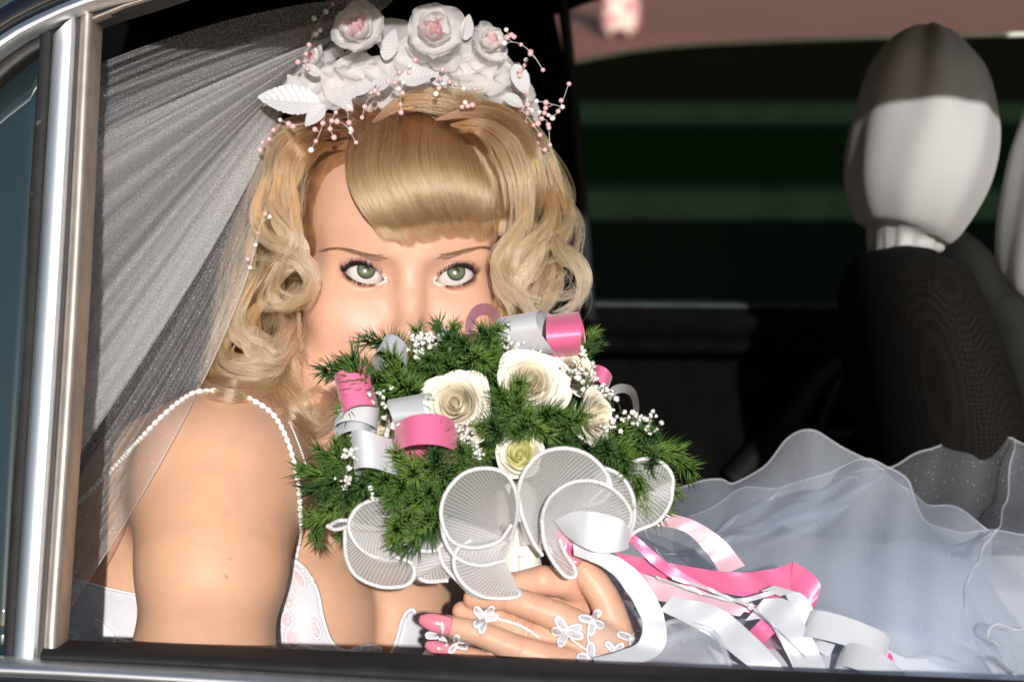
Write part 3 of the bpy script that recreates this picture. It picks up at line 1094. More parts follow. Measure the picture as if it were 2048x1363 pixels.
def skin_mat():
    m, n, l, b = new_mat('skin')
    at = n.new('ShaderNodeAttribute'); at.attribute_name = 'pigment'
    tc = n.new('ShaderNodeTexCoord')
    no = n.new('ShaderNodeTexNoise'); no.inputs['Scale'].default_value = 55; no.inputs['Detail'].default_value = 5
    l.new(tc.outputs['Object'], no.inputs['Vector'])
    mr = n.new('ShaderNodeMapRange'); mr.inputs['From Min'].default_value = .3; mr.inputs['From Max'].default_value = .7
    mr.inputs['To Min'].default_value = .95; mr.inputs['To Max'].default_value = 1.05
    l.new(no.outputs['Fac'], mr.inputs['Value'])
    sc_ = n.new('ShaderNodeVectorMath'); sc_.operation = 'SCALE'
    l.new(at.outputs['Color'], sc_.inputs[0]); l.new(mr.outputs[0], sc_.inputs['Scale'])
    l.new(sc_.outputs[0], b.inputs['Base Color'])
    b.inputs['Subsurface Weight'].default_value = 0.22
    b.inputs['Subsurface Radius'].default_value = (1.0, 0.35, 0.2)
    b.inputs['Subsurface Scale'].default_value = 0.004
    b.inputs['Roughness'].default_value = 0.45
    b.inputs['Specular IOR Level'].default_value = 0.42
    vo = n.new('ShaderNodeTexVoronoi'); vo.inputs['Scale'].default_value = 900
    l.new(tc.outputs['Object'], vo.inputs['Vector'])
    n2 = n.new('ShaderNodeTexNoise'); n2.inputs['Scale'].default_value = 350; n2.inputs['Detail'].default_value = 3
    l.new(tc.outputs['Object'], n2.inputs['Vector'])
    ad = n.new('ShaderNodeMath'); ad.operation = 'ADD'
    l.new(vo.outputs['Distance'], ad.inputs[0]); l.new(n2.outputs['Fac'], ad.inputs[1])
    bp = n.new('ShaderNodeBump'); bp.inputs['Strength'].default_value = .15; bp.inputs['Distance'].default_value = .0008
    l.new(ad.outputs[0], bp.inputs['Height']); l.new(bp.outputs[0], b.inputs['Normal'])
    return m


SKIN = skin_mat()
bride = thing('person', P(420, 1500, 1.5), 'bride with blonde curls peering over the bouquet she holds, leaning to the window', 'person')
body = mesh_obj('body', bpos, bfac, SKIN, bride)
ca = body.data.attributes.new('pigment', 'FLOAT_COLOR', 'POINT')
ca.data.foreach_set('color', np.hstack([ncol, np.ones((len(ncol), 1))]).astype(np.float32).ravel())


# ------------------------------------------------------------------ eyes
def eye_mat():
    m, n, l, b = new_mat('eye')
    tc = n.new('ShaderNodeTexCoord')
    sx = n.new('ShaderNodeSeparateXYZ'); l.new(tc.outputs['Object'], sx.inputs[0])
    # radius in the iris plane (object space: z is the gaze)
    cx = n.new('ShaderNodeCombineXYZ'); l.new(sx.outputs['X'], cx.inputs['X']); l.new(sx.outputs['Y'], cx.inputs['Y'])
    ln = n.new('ShaderNodeVectorMath'); ln.operation = 'LENGTH'; l.new(cx.outputs[0], ln.inputs[0])
    sc_ = n.new('ShaderNodeMath'); sc_.operation = 'MULTIPLY'; sc_.inputs[1].default_value = 1 / 0.0063
    l.new(ln.outputs['Value'], sc_.inputs[0])
    # radial fibres
    an = n.new('ShaderNodeMath'); an.operation = 'ARCTAN2'; l.new(sx.outputs['Y'], an.inputs[0]); l.new(sx.outputs['X'], an.inputs[1])
    cv = n.new('ShaderNodeCombineXYZ'); l.new(an.outputs[0], cv.inputs['X']); l.new(sc_.outputs[0], cv.inputs['Y'])
    mp = n.new('ShaderNodeMapping'); mp.inputs['Scale'].default_value = (9, 1.2, 1); l.new(cv.outputs[0], mp.inputs['Vector'])
    no = n.new('ShaderNodeTexNoise'); no.inputs['Scale'].default_value = 2.0; no.inputs['Detail'].default_value = 4; l.new(mp.outputs[0], no.inputs['Vector'])
    cr = n.new('ShaderNodeValToRGB')
    e = cr.color_ramp.elements
    e[0].position = 0.0; e[0].color = (.004, .004, .004, 1)
    e[1].position = 1.0; e[1].color = (.60, .56, .55, 1)
    for ps, c in ((.27, (.004, .004, .004)), (.32, (.10, .085, .02)), (.48, (.125, .14, .06)), (.72, (.105, .14, .10)), (.85, (.04, .06, .056)), (.945, (.022, .03, .033)), (.985, (.36, .34, .34))):
        k = cr.color_ramp.elements.new(ps); k.color = (*c, 1)
    l.new(sc_.outputs[0], cr.inputs['Fac'])
    mx = n.new('ShaderNodeMix'); mx.data_type = 'RGBA'; mx.blend_type = 'MULTIPLY'
    ir = n.new('ShaderNodeMath'); ir.operation = 'LESS_THAN'; ir.inputs[1].default_value = .93; l.new(sc_.outputs[0], ir.inputs[0])
    ii = n.new('ShaderNodeMath'); ii.operation = 'MULTIPLY'; ii.inputs[1].default_value = .75; l.new(ir.outputs[0], ii.inputs[0])
    l.new(ii.outputs[0], mx.inputs['Factor'])
    r2 = n.new('ShaderNodeMapRange'); r2.inputs['From Min'].default_value = .35; r2.inputs['From Max'].default_value = .65; r2.inputs['To Min'].default_value = .55; r2.inputs['To Max'].default_value = 1.35
    l.new(no.outputs['Fac'], r2.inputs['Value'])
    l.new(cr.outputs[0], mx.inputs['A']); l.new(r2.outputs[0], mx.inputs['B'])
    l.new(mx.outputs['Result'], b.inputs['Base Color'])
    b.inputs['Roughness'].default_value = .25
    b.inputs['Coat Weight'].default_value = 1.0
    b.inputs['Coat Roughness'].default_value = .02
    b.inputs['Subsurface Weight'].default_value = .1
    b.inputs['Subsurface Scale'].default_value = .001
    return m


EYE = eye_mat()
GAZE = np.array([math.sin(R(8.5)) * math.cos(R(8)), -math.cos(R(8.5)) * math.cos(R(8)), math.sin(R(8))])


def eyeball(sd):
    c = fromHead((sd * EYE_X, 0, 0))
    v, f = ico(5)
    v = np.array(v)
    r = np.hypot(v[:, 0], v[:, 1])
    # cornea bulge
    bul = np.where(v[:, 2] > 0, 0.06 * np.exp(-(r / .42) ** 4), 0)
    v = v * (1 + bul)[:, None] * 0.01285
    g = Vector(GAZE) if sd < 0 else Vector(GAZE)
    z = (Vector(toW(GAZE)) - Vector(CAM0)).normalized()
    x = Vector((0, 0, 1)).cross(z).normalized(); y = z.cross(x)
    M = Matrix((x, y, z)).transposed().to_4x4()
    me = bpy.data.meshes.new('eyeball')
    me.from_pydata(v.tolist(), [], f)
    me.polygons.foreach_set('use_smooth', [True] * len(me.polygons))
    me.materials.append(EYE)
    o = bpy.data.objects.new('eyeball', me); COL.objects.link(o)
    o.matrix_world = Matrix.Translation(Vector(toW(c))) @ M
    adopt(o, bride)


for sd in (-1, 1):
    eyeball(sd)
# ------------------------------------------------------------------ strands
def hair_obj(name, strands, radii, material, parent, tip=0.35):
    """strands: (m, n, 3) array in frame F, radii: (m,) metres"""
    S = np.asarray(strands, dtype=np.float64)
    m, n = S.shape[:2]
    W = toW(S.reshape(-1, 3))
    org = W.mean(0)
    hc = bpy.data.hair_curves.new(name)
    hc.add_curves([n] * m)
    hc.points.foreach_set('position', (W - org).astype(np.float32).ravel())
    prof = 1 - (1 - tip) * np.linspace(0, 1, n) ** 3
    ra = (np.asarray(radii)[:, None] * prof[None, :]).astype(np.float32).ravel()
    hc.points.foreach_set('radius', ra)
    hc.materials.append(material)
    o = bpy.data.objects.new(name, hc)
    COL.objects.link(o)
    o.location = org
    adopt(o, parent)
    return o


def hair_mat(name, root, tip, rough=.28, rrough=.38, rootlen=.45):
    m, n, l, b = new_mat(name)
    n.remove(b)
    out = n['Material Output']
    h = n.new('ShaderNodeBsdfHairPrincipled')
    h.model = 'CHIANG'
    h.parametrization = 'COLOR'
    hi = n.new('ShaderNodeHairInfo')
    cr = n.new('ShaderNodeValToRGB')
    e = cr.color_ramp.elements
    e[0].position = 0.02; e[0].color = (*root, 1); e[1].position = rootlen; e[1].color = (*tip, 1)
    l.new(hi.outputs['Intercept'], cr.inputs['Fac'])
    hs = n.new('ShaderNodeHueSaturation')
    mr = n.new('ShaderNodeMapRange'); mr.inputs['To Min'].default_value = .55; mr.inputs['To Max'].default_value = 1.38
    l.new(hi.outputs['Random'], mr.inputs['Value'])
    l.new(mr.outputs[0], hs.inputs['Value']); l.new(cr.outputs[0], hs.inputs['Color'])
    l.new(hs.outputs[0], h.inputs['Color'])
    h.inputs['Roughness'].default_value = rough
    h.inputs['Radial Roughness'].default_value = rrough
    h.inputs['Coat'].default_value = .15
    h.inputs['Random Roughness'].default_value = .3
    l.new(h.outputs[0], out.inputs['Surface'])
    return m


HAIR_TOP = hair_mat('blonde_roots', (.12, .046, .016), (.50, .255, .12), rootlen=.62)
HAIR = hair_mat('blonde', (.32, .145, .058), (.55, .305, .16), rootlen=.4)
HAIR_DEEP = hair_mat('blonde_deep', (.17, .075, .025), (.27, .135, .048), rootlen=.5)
BROW = mat('brow_hair', (.20, .108, .062), .6)
LASH = mat('lash_black', (.005, .004, .004), .5)


def surf_depth(px, py, d0=1.25, d1=1.65, steps=60):
    """depth of the skin behind photo pixels"""
    px = np.asarray(px, float); py = np.asarray(py, float)
    dirv = np.stack([(px - 1024) * KPX, np.ones_like(px), (681.5 - py) * KPX], -1)
    t = np.full(px.shape, d0)
    for _ in range(steps):
        d = body_sdf(dirv * t[..., None])
        t = np.minimum(t + d * 0.8, d1)
    return t


def lock(path, width, n=110, thick=.28, seed=0, npts=26, taper=(.55, 1.0, .35), twist=0.0, frizz=.6, curl=None, end=.18, rad=1.5e-4, bulge=.25, begin=0.0):
    """a flat band of strands along a photo path (px,py,D); width in mm"""
    r = np.random.default_rng(seed)
    c = catmull(PP(path), npts)
    t = np.gradient(c, axis=0); t /= np.linalg.norm(t, axis=1, keepdims=True)
    view = c / np.linalg.norm(c, axis=1, keepdims=True)
    side = np.cross(t, view); side /= np.maximum(np.linalg.norm(side, axis=1, keepdims=True), 1e-9)
    # keep the side vector from flipping
    for i in range(1, npts):
        if side[i] @ side[i - 1] < 0: side[i] *= -1
    nor = np.cross(side, t)
    s = np.linspace(0, 1, npts)
    wp = np.interp(s, [0, .5, 1], taper) * width / 1000 / 2
    th = twist * s
    sd = side * np.cos(th)[:, None] + nor * np.sin(th)[:, None]
    nr = -side * np.sin(th)[:, None] + nor * np.cos(th)[:, None]
    a = r.uniform(-1, 1, n); b = r.normal(0, .5, n)
    # strands gather into a few finer tresses
    cen = np.linspace(-.9, .9, 6) + r.normal(0, .06, 6)
    near = cen[np.argmin(np.abs(a[:, None] - cen[None]), 1)]
    a2 = a * .62 + near * .38
    k = np.linspace(0, 1, npts)[None]
    aa = a[:, None] * (1 - k) + a2[:, None] * k
    slow = r.normal(0, 1, (n, 3)) * frizz / 1000
    ph = r.uniform(0, 6.28, (n, 3)); fq = r.uniform(1.0, 2.6, (n, 3))
    wob = np.sin(ph[:, None, :] + fq[:, None, :] * 6.28 * s[None, :, None]) * slow[:, None, :] * (.25 + s)[None, :, None]
    out = c[None] + sd[None] * (aa * wp[None])[:, :, None] + nr[None] * ((b[:, None] * thick + bulge * (1 - aa ** 2)) * wp[None])[:, :, None] * np.sign(-1) + wob
    # shorten the strands unevenly
    ln = 1 - end * r.uniform(0, 1, n) ** 1.5
    bg = begin * r.uniform(0, 1, n) ** 1.2
    res = np.empty_like(out)
    for i in range(n):
        u = np.linspace(bg[i], ln[i], npts) * (npts - 1)
        j = np.clip(u.astype(int), 0, npts - 2); f_ = (u - j)[:, None]
        res[i] = out[i, j] * (1 - f_) + out[i, j + 1] * f_
    return res, rad * r.uniform(.7, 1.3, n)


# cap of hair close to the scalp, under the styled locks
def cap_sdf(p):
    p = np.asarray(p)
    h = toHead(p)
    d = s_ell(h, (-4, 32, -76), (74, 88, 98))
    d = smin(d, s_ell(h, (-4, -30, -90), (60, 60, 60)), 30)
    d = smax(d, h[..., 2] + 16 - 1.1 * np.maximum(h[..., 1] - 64, 0), 6)
    return d / p.dtype.type(1000)


cpos, cfac = surface_nets(cap_sdf, HEAD_LO - .02, HEAD_HI + .03, .004, newton=2)
hair = mesh_obj('hair', cpos, cfac, mat('hair_under', (.20, .10, .042), .6, noise=.35, nscale=120), bride)

# ---- fringe
def fringe():
    r = np.random.default_rng(5)
    n = 5200
    u = r.uniform(0, 1, n); 
    lay = r.uniform(0, 1, n)                      # 0 lies on the skin, 1 on top
    # fringe gathers in tresses with small gaps at the ends
    tre = np.array([0, .045, .12, .17, .27, .33, .36, .47, .55, .585, .70, .75, .86, .93, 1.0])
    ti = np.argmin(np.abs(u[:, None] - tre[None]), 1)
    tu = tre[ti]
    rx = 712 + 275 * u + r.normal(0, 5, n); ry = 268 - 44 * np.sin(math.pi * np.clip(u * .9 + .08, 0, 1)) + r.normal(0, 7, n) - 20 * lay + 6
    g = .30
    ue = u * (1 - g) + tu * g
    ux = np.interp(ue, [0, .12, .3, .5, .75, 1.0], [772, 806, 858, 912, 974, 1046])
    uy = np.interp(ue, [0, .12, .3, .5, .75, 1.0], [478, 492, 486, 474, 482, 462])
    ux += r.normal(0, 4.5, n); uy -= np.abs(r.normal(0, 10, n)) + np.abs(u - tu) * 110
    uy += np.interp(tu, tre, r.normal(0, 4, len(tre)))
    m1x = np.interp(u, [0, .12, .3, .5, .75, 1], [690, 722, 775, 850, 950, 1022]); m1y = np.interp(u, [0, .5, 1], [330, 322, 322])
    m2x = np.interp(u, [0, .12, .3, .5, .75, 1], [716, 752, 808, 878, 968, 1042]); m2y = np.interp(u, [0, .5, 1], [412, 408, 400])
    K = 18
    S = np.empty((n, K, 3))
    px = np.empty((n, K)); py = np.empty((n, K))
    for i in range(n):
        q = catmull(np.array([(rx[i], ry[i]), (m1x[i], m1y[i]), (m2x[i], m2y[i]), (ux[i], uy[i])]), K)
        px[i] = q[:, 0]; py[i] = q[:, 1]
    gx, gy = np.meshgrid(np.linspace(660, 1080, 43), np.linspace(190, 500, 32), indexing='ij')
    gd = surf_depth(gx, gy)
    def samp(x, y):
        fx = np.clip((x - 660) / 10, 0, 41.999); fy = np.clip((y - 190) / 10, 0, 30.999)
        i = fx.astype(int); j = fy.astype(int); a = fx - i; b = fy - j
        return (gd[i, j] * (1 - a) + gd[i + 1, j] * a) * (1 - b) + (gd[i, j + 1] * (1 - a) + gd[i + 1, j + 1] * a) * b
    k = np.linspace(0, 1, K)[None]
    base = samp(px, py)
    lift = (.004 + .010 * np.sin(np.minimum(k * 1.15, 1) * math.pi) ** .8 + .006 * lay[:, None] * (1 - .6 * k)) + .0012 * np.cos((u[:, None] - tu[:, None]) / .045 * 1.5) * k
    D = np.minimum(base, 1.43) - lift + r.normal(0, .0008, (n, 1))
    S[..., 0] = (px - 1024) * KPX * D; S[..., 1] = D; S[..., 2] = (681.5 - py) * KPX * D
    ra = 1.3e-4 * r.uniform(.7, 1.3, n)
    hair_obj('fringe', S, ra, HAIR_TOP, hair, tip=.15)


fringe()

LOCKS = []
def L(path, width, n=120, kind='curl', mat_=None, **kw):
    LOCKS.append((path, width, n, kind, mat_, kw))


# back-fill, left mass
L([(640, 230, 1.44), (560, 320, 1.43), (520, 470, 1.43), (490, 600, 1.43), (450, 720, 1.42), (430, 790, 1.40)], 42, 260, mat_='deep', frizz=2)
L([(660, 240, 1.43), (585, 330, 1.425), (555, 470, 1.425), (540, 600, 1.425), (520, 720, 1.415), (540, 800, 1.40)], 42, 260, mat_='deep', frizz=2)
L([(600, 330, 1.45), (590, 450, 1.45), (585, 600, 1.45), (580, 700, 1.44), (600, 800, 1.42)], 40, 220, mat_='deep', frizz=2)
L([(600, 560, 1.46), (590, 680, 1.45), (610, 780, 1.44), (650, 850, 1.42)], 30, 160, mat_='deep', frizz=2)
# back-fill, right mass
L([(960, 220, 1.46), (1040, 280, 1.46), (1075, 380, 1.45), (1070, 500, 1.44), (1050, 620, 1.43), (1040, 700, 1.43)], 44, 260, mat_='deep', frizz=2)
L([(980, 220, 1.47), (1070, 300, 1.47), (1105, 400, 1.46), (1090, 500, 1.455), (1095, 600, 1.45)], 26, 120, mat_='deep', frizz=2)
# sweeps over the top of the head
for i, (x0, y0, x1, y1, x2, y2) in enumerate([(735, 238, 700, 205, 660, 175), (760, 228, 735, 195, 705, 165), (790, 222, 775, 188, 755, 160), (820, 218, 820, 182, 815, 155), (855, 218, 865, 182, 875, 158), (890, 222, 910, 188, 930, 165), (925, 228, 950, 198, 975, 180)]):
    d = float(surf_depth(np.array([x0]), np.array([y0]))[0]) if y0 > 205 else 1.43
    d = min(d, 1.435)
    L([(x0, y0 + 8, d - .008), ((x0 + x1) / 2, (y0 + y1) / 2 + 2, d + .000), (x1, y1, d + .012), (x2, y2, d + .04)], 22, 170, kind='sweep', seed=i, taper=(.8, 1, 1), frizz=1.2)
L([(745, 245, 1.395), (800, 208, 1.40), (860, 200, 1.40), (920, 208, 1.405), (975, 195, 1.42)], 15, 150, kind='sweep', frizz=1.5)
L([(800, 205, 1.41), (870, 190, 1.41), (930, 200, 1.415), (985, 222, 1.42)], 14, 130, kind='sweep', frizz=1.5)
L([(870, 240, 1.385), (930, 226, 1.388), (985, 236, 1.395), (1030, 270, 1.41), (1052, 330, 1.425), (1062, 405, 1.42)], 17, 170, kind='sweep')
L([(890, 226, 1.392), (960, 214, 1.40), (1015, 236, 1.41), (1052, 300, 1.425), (1068, 380, 1.42), (1050, 440, 1.40)], 16, 170, kind='sweep')
L([(930, 262, 1.375), (985, 262, 1.382), (1020, 300, 1.395), (1040, 360, 1.40), (1044, 430, 1.395), (1030, 480, 1.39)], 16, 170, kind='sweep')
L([(960, 210, 1.42), (1030, 232, 1.43), (1075, 300, 1.44), (1100, 370, 1.44), (1108, 430, 1.435)], 18, 150, kind='sweep')
# sweeps to the left
L([(715, 245, 1.395), (650, 250, 1.405), (595, 266, 1.415), (560, 300, 1.41), (548, 350, 1.40), (530, 410, 1.395), (510, 450, 1.39)], 15, 180, kind='sweep')
L([(705, 262, 1.385), (640, 268, 1.395), (595, 290, 1.405), (572, 330, 1.40), (572, 390, 1.395), (585, 450, 1.39), (594, 505, 1.385)], 13, 170, kind='sweep')
L([(700, 232, 1.41), (630, 240, 1.42), (575, 262, 1.43), (545, 310, 1.42), (520, 390, 1.41), (508, 470, 1.40)], 18, 180, kind='sweep')
L([(690, 285, 1.378), (650, 292, 1.388), (620, 315, 1.40), (602, 350, 1.405), (600, 400, 1.405)], 7, 60, kind='sweep', frizz=1.4, rad=1.1e-4)
L([(680, 262, 1.385), (630, 282, 1.40), (600, 310, 1.405), (580, 360, 1.40), (552, 420, 1.395), (548, 470, 1.39)], 12, 140, kind='sweep')
# left ringlets
L([(530, 350, 1.392), (512, 420, 1.388), (520, 462, 1.384), (560, 492, 1.378), (596, 514, 1.374), (622, 545, 1.374), (612, 590, 1.378), (560, 613, 1.385)], 11, 150, frizz=1.0)
L([(560, 340, 1.39), (548, 400, 1.386), (560, 450, 1.38), (592, 480, 1.378), (600, 515, 1.378), (560, 530, 1.38), (520, 548, 1.385), (490, 590, 1.39), (470, 630, 1.395)], 12, 160)
L([(585, 350, 1.39), (590, 420, 1.386), (594, 470, 1.382), (585, 520, 1.38), (562, 545, 1.381), (545, 580, 1.386), (560, 612, 1.388), (600, 602, 1.384), (622, 565, 1.379)], 9, 120)
L([(508, 440, 1.40), (500, 520, 1.395), (494, 563, 1.392), (470, 628, 1.39), (446, 672, 1.385), (416, 742, 1.38), (402, 775, 1.375)], 12, 150)
L([(513, 548, 1.385), (472, 622, 1.378), (480, 662, 1.372), (508, 680, 1.37), (550, 694, 1.374), (566, 660, 1.384), (556, 622, 1.392)], 15, 190)
L([(540, 590, 1.388), (500, 640, 1.378), (510, 700, 1.368), (548, 722, 1.368), (572, 705, 1.378), (578, 660, 1.388)], 14, 170)
L([(470, 640, 1.39), (436, 704, 1.378), (450, 738, 1.368), (500, 752, 1.362), (545, 742, 1.366), (572, 712, 1.374)], 15, 190)
L([(480, 640, 1.385), (450, 690, 1.378), (470, 722, 1.37), (520, 728, 1.368), (560, 700, 1.372), (575, 650, 1.38)], 11, 140)
L([(450, 690, 1.385), (420, 745, 1.372), (440, 772, 1.362), (490, 778, 1.358), (535, 768, 1.36), (560, 745, 1.37)], 13, 150)
L([(430, 730, 1.38), (405, 768, 1.368), (450, 790, 1.358), (500, 792, 1.356), (530, 782, 1.36)], 9, 100)
L([(555, 690, 1.39), (545, 760, 1.378), (560, 812, 1.368), (600, 848, 1.362), (640, 848, 1.362), (664, 820, 1.366), (674, 796, 1.372)], 12, 160)
L([(575, 690, 1.39), (572, 740, 1.38), (586, 790, 1.372), (618, 822, 1.368), (648, 812, 1.37), (655, 780, 1.376)], 11, 140)
L([(590, 640, 1.40), (576, 700, 1.39), (584, 756, 1.38), (612, 786, 1.376), (640, 770, 1.38)], 9, 110)
L([(540, 770, 1.372), (566, 822, 1.362), (606, 862, 1.356), (645, 862, 1.358), (676, 830, 1.364)], 8, 90)
L([(596, 600, 1.41), (598, 660, 1.405), (606, 700, 1.40), (620, 740, 1.395)], 4, 26, frizz=1.4)
L([(520, 560, 1.39), (540, 530, 1.378), (590, 520, 1.374), (620, 560, 1.376), (600, 600, 1.38), (540, 612, 1.384)], 7, 70, frizz=1.6)
L([(500, 500, 1.395), (478, 570, 1.392), (452, 650, 1.388), (428, 715, 1.382)], 8, 90)
# right ringlets
L([(1056, 370, 1.41), (1056, 425, 1.402), (1033, 466, 1.394), (1004, 520, 1.385), (1006, 562, 1.378), (1036, 596, 1.374), (1058, 616, 1.372), (1075, 660, 1.372)], 12, 170)
L([(1086, 370, 1.425), (1100, 430, 1.412), (1074, 482, 1.402), (1036, 520, 1.396), (1030, 552, 1.394), (1062, 548, 1.396), (1084, 512, 1.402), (1092, 470, 1.41)], 14, 180)
L([(1106, 370, 1.43), (1110, 430, 1.42), (1104, 474, 1.41), (1128, 502, 1.402), (1158, 524, 1.396), (1172, 556, 1.394), (1164, 588, 1.394), (1138, 616, 1.392), (1104, 628, 1.392)], 10, 150)
L([(1090, 500, 1.42), (1086, 545, 1.41), (1076, 585, 1.402), (1066, 615, 1.396), (1050, 650, 1.39)], 11, 130)
L([(1120, 510, 1.42), (1118, 550, 1.412), (1106, 588, 1.404), (1088, 618, 1.398), (1070, 650, 1.395)], 9, 110)
L([(1040, 400, 1.40), (1040, 450, 1.394), (1018, 490, 1.388), (995, 530, 1.384), (998, 572, 1.382), (1018, 604, 1.38), (1024, 640, 1.38)], 9, 120)
L([(1118, 380, 1.435), (1136, 430, 1.425), (1128, 470, 1.415), (1096, 486, 1.41), (1060, 510, 1.405), (1040, 540, 1.402)], 8, 90, frizz=1.4)
L([(1090, 300, 1.44), (1126, 380, 1.432), (1154, 446, 1.42), (1152, 492, 1.41), (1120, 520, 1.405), (1078, 530, 1.404)], 3, 24, frizz=1.5)
L([(1100, 330, 1.44), (1136, 400, 1.43), (1164, 450, 1.42), (1150, 520, 1.41), (1120, 560, 1.405), (1095, 600, 1.402)], 3, 20, frizz=2.0)
L([(1080, 560, 1.41), (1110, 590, 1.40), (1145, 585, 1.396), (1160, 555, 1.398)], 6, 40, frizz=1.6)
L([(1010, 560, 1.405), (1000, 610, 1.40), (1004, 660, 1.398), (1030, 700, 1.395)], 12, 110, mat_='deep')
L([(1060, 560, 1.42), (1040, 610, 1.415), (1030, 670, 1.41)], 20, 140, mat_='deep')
L([(1066, 440, 1.405), (1080, 490, 1.396), (1062, 530, 1.39), (1040, 560, 1.388), (1052, 590, 1.386), (1085, 600, 1.386)], 9, 120)
L([(900, 250, 1.378), (960, 255, 1.378), (1005, 290, 1.385), (1030, 350, 1.39), (1038, 420, 1.388)], 20, 190, kind='sweep')
# thin stray tresses that cross the main curls
r_ = np.random.default_rng(17)
curls = [q for q in LOCKS if q[3] == 'curl' and q[4] is None and q[2] >= 90]
for k_ in range(64):
    p_ = catmull(np.array(curls[k_ % len(curls)][0], float), 9)
    a0 = r_.uniform(0, .35); 
    p_ = catmull(p_[int(a0 * 8):], 7)
    off = np.array([r_.normal(0, 13), r_.normal(0, 9), -.004 - abs(r_.normal(0, .003))])
    wv = np.sin(np.linspace(0, r_.uniform(3, 8), 7) + r_.uniform(0, 6))[:, None] * np.array([r_.normal(0, 9), r_.normal(0, 6), .002])
    L([tuple(x) for x in p_ + off + wv], r_.uniform(1.6, 4.2), int(r_.uniform(14, 34)), frizz=r_.uniform(1.0, 2.2), end=.4, rad=1.25e-4)
# keep every lock outside the skin
allc = [catmull(np.array(p_, float), 26) for p_, *_ in LOCKS]
cat_ = np.vstack(allc)
sdl = surf_depth(cat_[:, 0], cat_[:, 1]).reshape(len(allc), 26)
for i in range(len(LOCKS)):
    lim = sdl[i] - .003 - LOCKS[i][1] / 1000 * .16
    push = np.maximum(allc[i][:, 2] - lim, 0)
    if LOCKS[i][4] == 'deep': push *= .5
    push = np.convolve(np.pad(push, 3, mode='edge'), np.ones(7) / 7, 'valid')
    allc[i][:, 2] -= np.minimum(push * 1.1, .07)
    LOCKS[i] = (allc[i],) + LOCKS[i][1:]
for i, (path, width, n, kind, mt, kw) in enumerate(LOCKS):
    kw = dict(kw)
    if kind == 'curl':
        kw.setdefault('taper', (.25, 1.0, .35)); kw.setdefault('begin', .14); kw.setdefault('end', .45 if mt == 'deep' else .28); kw.setdefault('seed', 40 + i)
    if kind == 'sweep':
        kw.setdefault('taper', (.05, 1.0, .8)); kw.setdefault('begin', .30); kw.setdefault('end', .25)
        if kw['taper'][0] == .8: kw['taper'] = (.10, 1, .7)
    s_, r_ = lock(path, width * 1.12, int(n * 1.05), **kw)
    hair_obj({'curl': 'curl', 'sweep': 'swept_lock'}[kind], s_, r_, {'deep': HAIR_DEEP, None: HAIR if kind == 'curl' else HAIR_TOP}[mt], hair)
# loose hairs
rr = np.random.default_rng(77)
fly = []
for i in range(150):
    p, w_, *_ = LOCKS[rr.integers(6, len(LOCKS))]
    q = catmull(PP(p), 20)
    j = rr.normal(0, 1, 3) * .005; j2 = rr.normal(0, 1, 3) * .009
    k = np.linspace(0, 1, 20)[:, None]
    fly.append(q + j * (.3 + .7 * k) + j2 * k ** 2 + .002 * np.sin(rr.uniform(0, 6) + 7 * k * rr.uniform(.6, 1.4)) * rr.normal(0, 1, 3))
hair_obj('loose_hairs', np.array(fly), np.full(150, .85e-4), HAIR, hair)
# fine hairs along the temple
tw = []
for i in range(300):
    y0 = rr.uniform(290, 470); x0 = np.interp(y0, [290, 340, 470], [640, 612, 598]) + rr.normal(0, 5)
    ln = rr.uniform(14, 46); a = rr.uniform(.2, .9)
    pts = [(x0, y0), (x0 + ln * .5 * math.cos(a), y0 + ln * .5 * math.sin(a)), (x0 + ln * math.cos(a + .3) * .8, y0 + ln * math.sin(a + .4))]
    q = catmull(np.array(pts), 10)
    tw.append(q)
tw = np.array(tw)
dd = np.minimum(surf_depth(tw[..., 0].ravel(), tw[..., 1].ravel()), 1.44) - .0012
tw = PP([(x, y, d) for (x, y), d in zip(tw.reshape(-1, 2), dd)]).reshape(300, 10, 3)
hair_obj('temple_hairs', np.array(tw), np.full(300, .75e-4), HAIR, hair)

# ---- brows and lashes
def brow(pts, wid):
    out = []
    r = np.random.default_rng(3)
    c = catmull(np.array(pts, float), 200)
    W_ = catmull(np.array([(w, 0) for w in wid], float), 200)[:, 0]
    n = 320
    tg = np.gradient(c, axis=0); tg /= np.linalg.norm(tg, axis=1, keepdims=True)
    i = r.integers(0, 199, n)
    o = r.uniform(-1, 1, n)
    for k in range(n):
        t = tg[i[k]]; nn = np.array([t[1], -t[0]])
        if nn[1] > 0: nn = -nn
        b = c[i[k]] + nn * o[k] * W_[i[k]] / 2
        ln = r.uniform(9, 17)
        if i[k] < 40 and r.uniform() > .25 + i[k] / 60: continue
        e = b + t * ln + nn * ln * (.30 - .45 * o[k]) * .5
        q = catmull(np.array([b, (b + e) / 2 + nn * 1.0, e]), 6)
        out.append(q)
    out = np.array(out)
    d = surf_depth(out[..., 0].ravel(), out[..., 1].ravel()).reshape(out.shape[:2]) - .0004 - .0006 * np.linspace(0, 1, 6)[None]
    S = np.stack([(out[..., 0] - 1024) * KPX * d, d, (681.5 - out[..., 1]) * KPX * d], -1)
    hair_obj('eyebrow', S, np.full(len(S), .6e-4), BROW, bride)


brow([(778, 516), (752, 516), (722, 509), (695, 501), (668, 498), (646, 503)], [13, 15, 14, 11, 7, 3])
brow([(870, 517), (894, 513), (920, 506), (945, 499), (966, 496), (985, 501)], [13, 15, 14, 11, 7, 3])


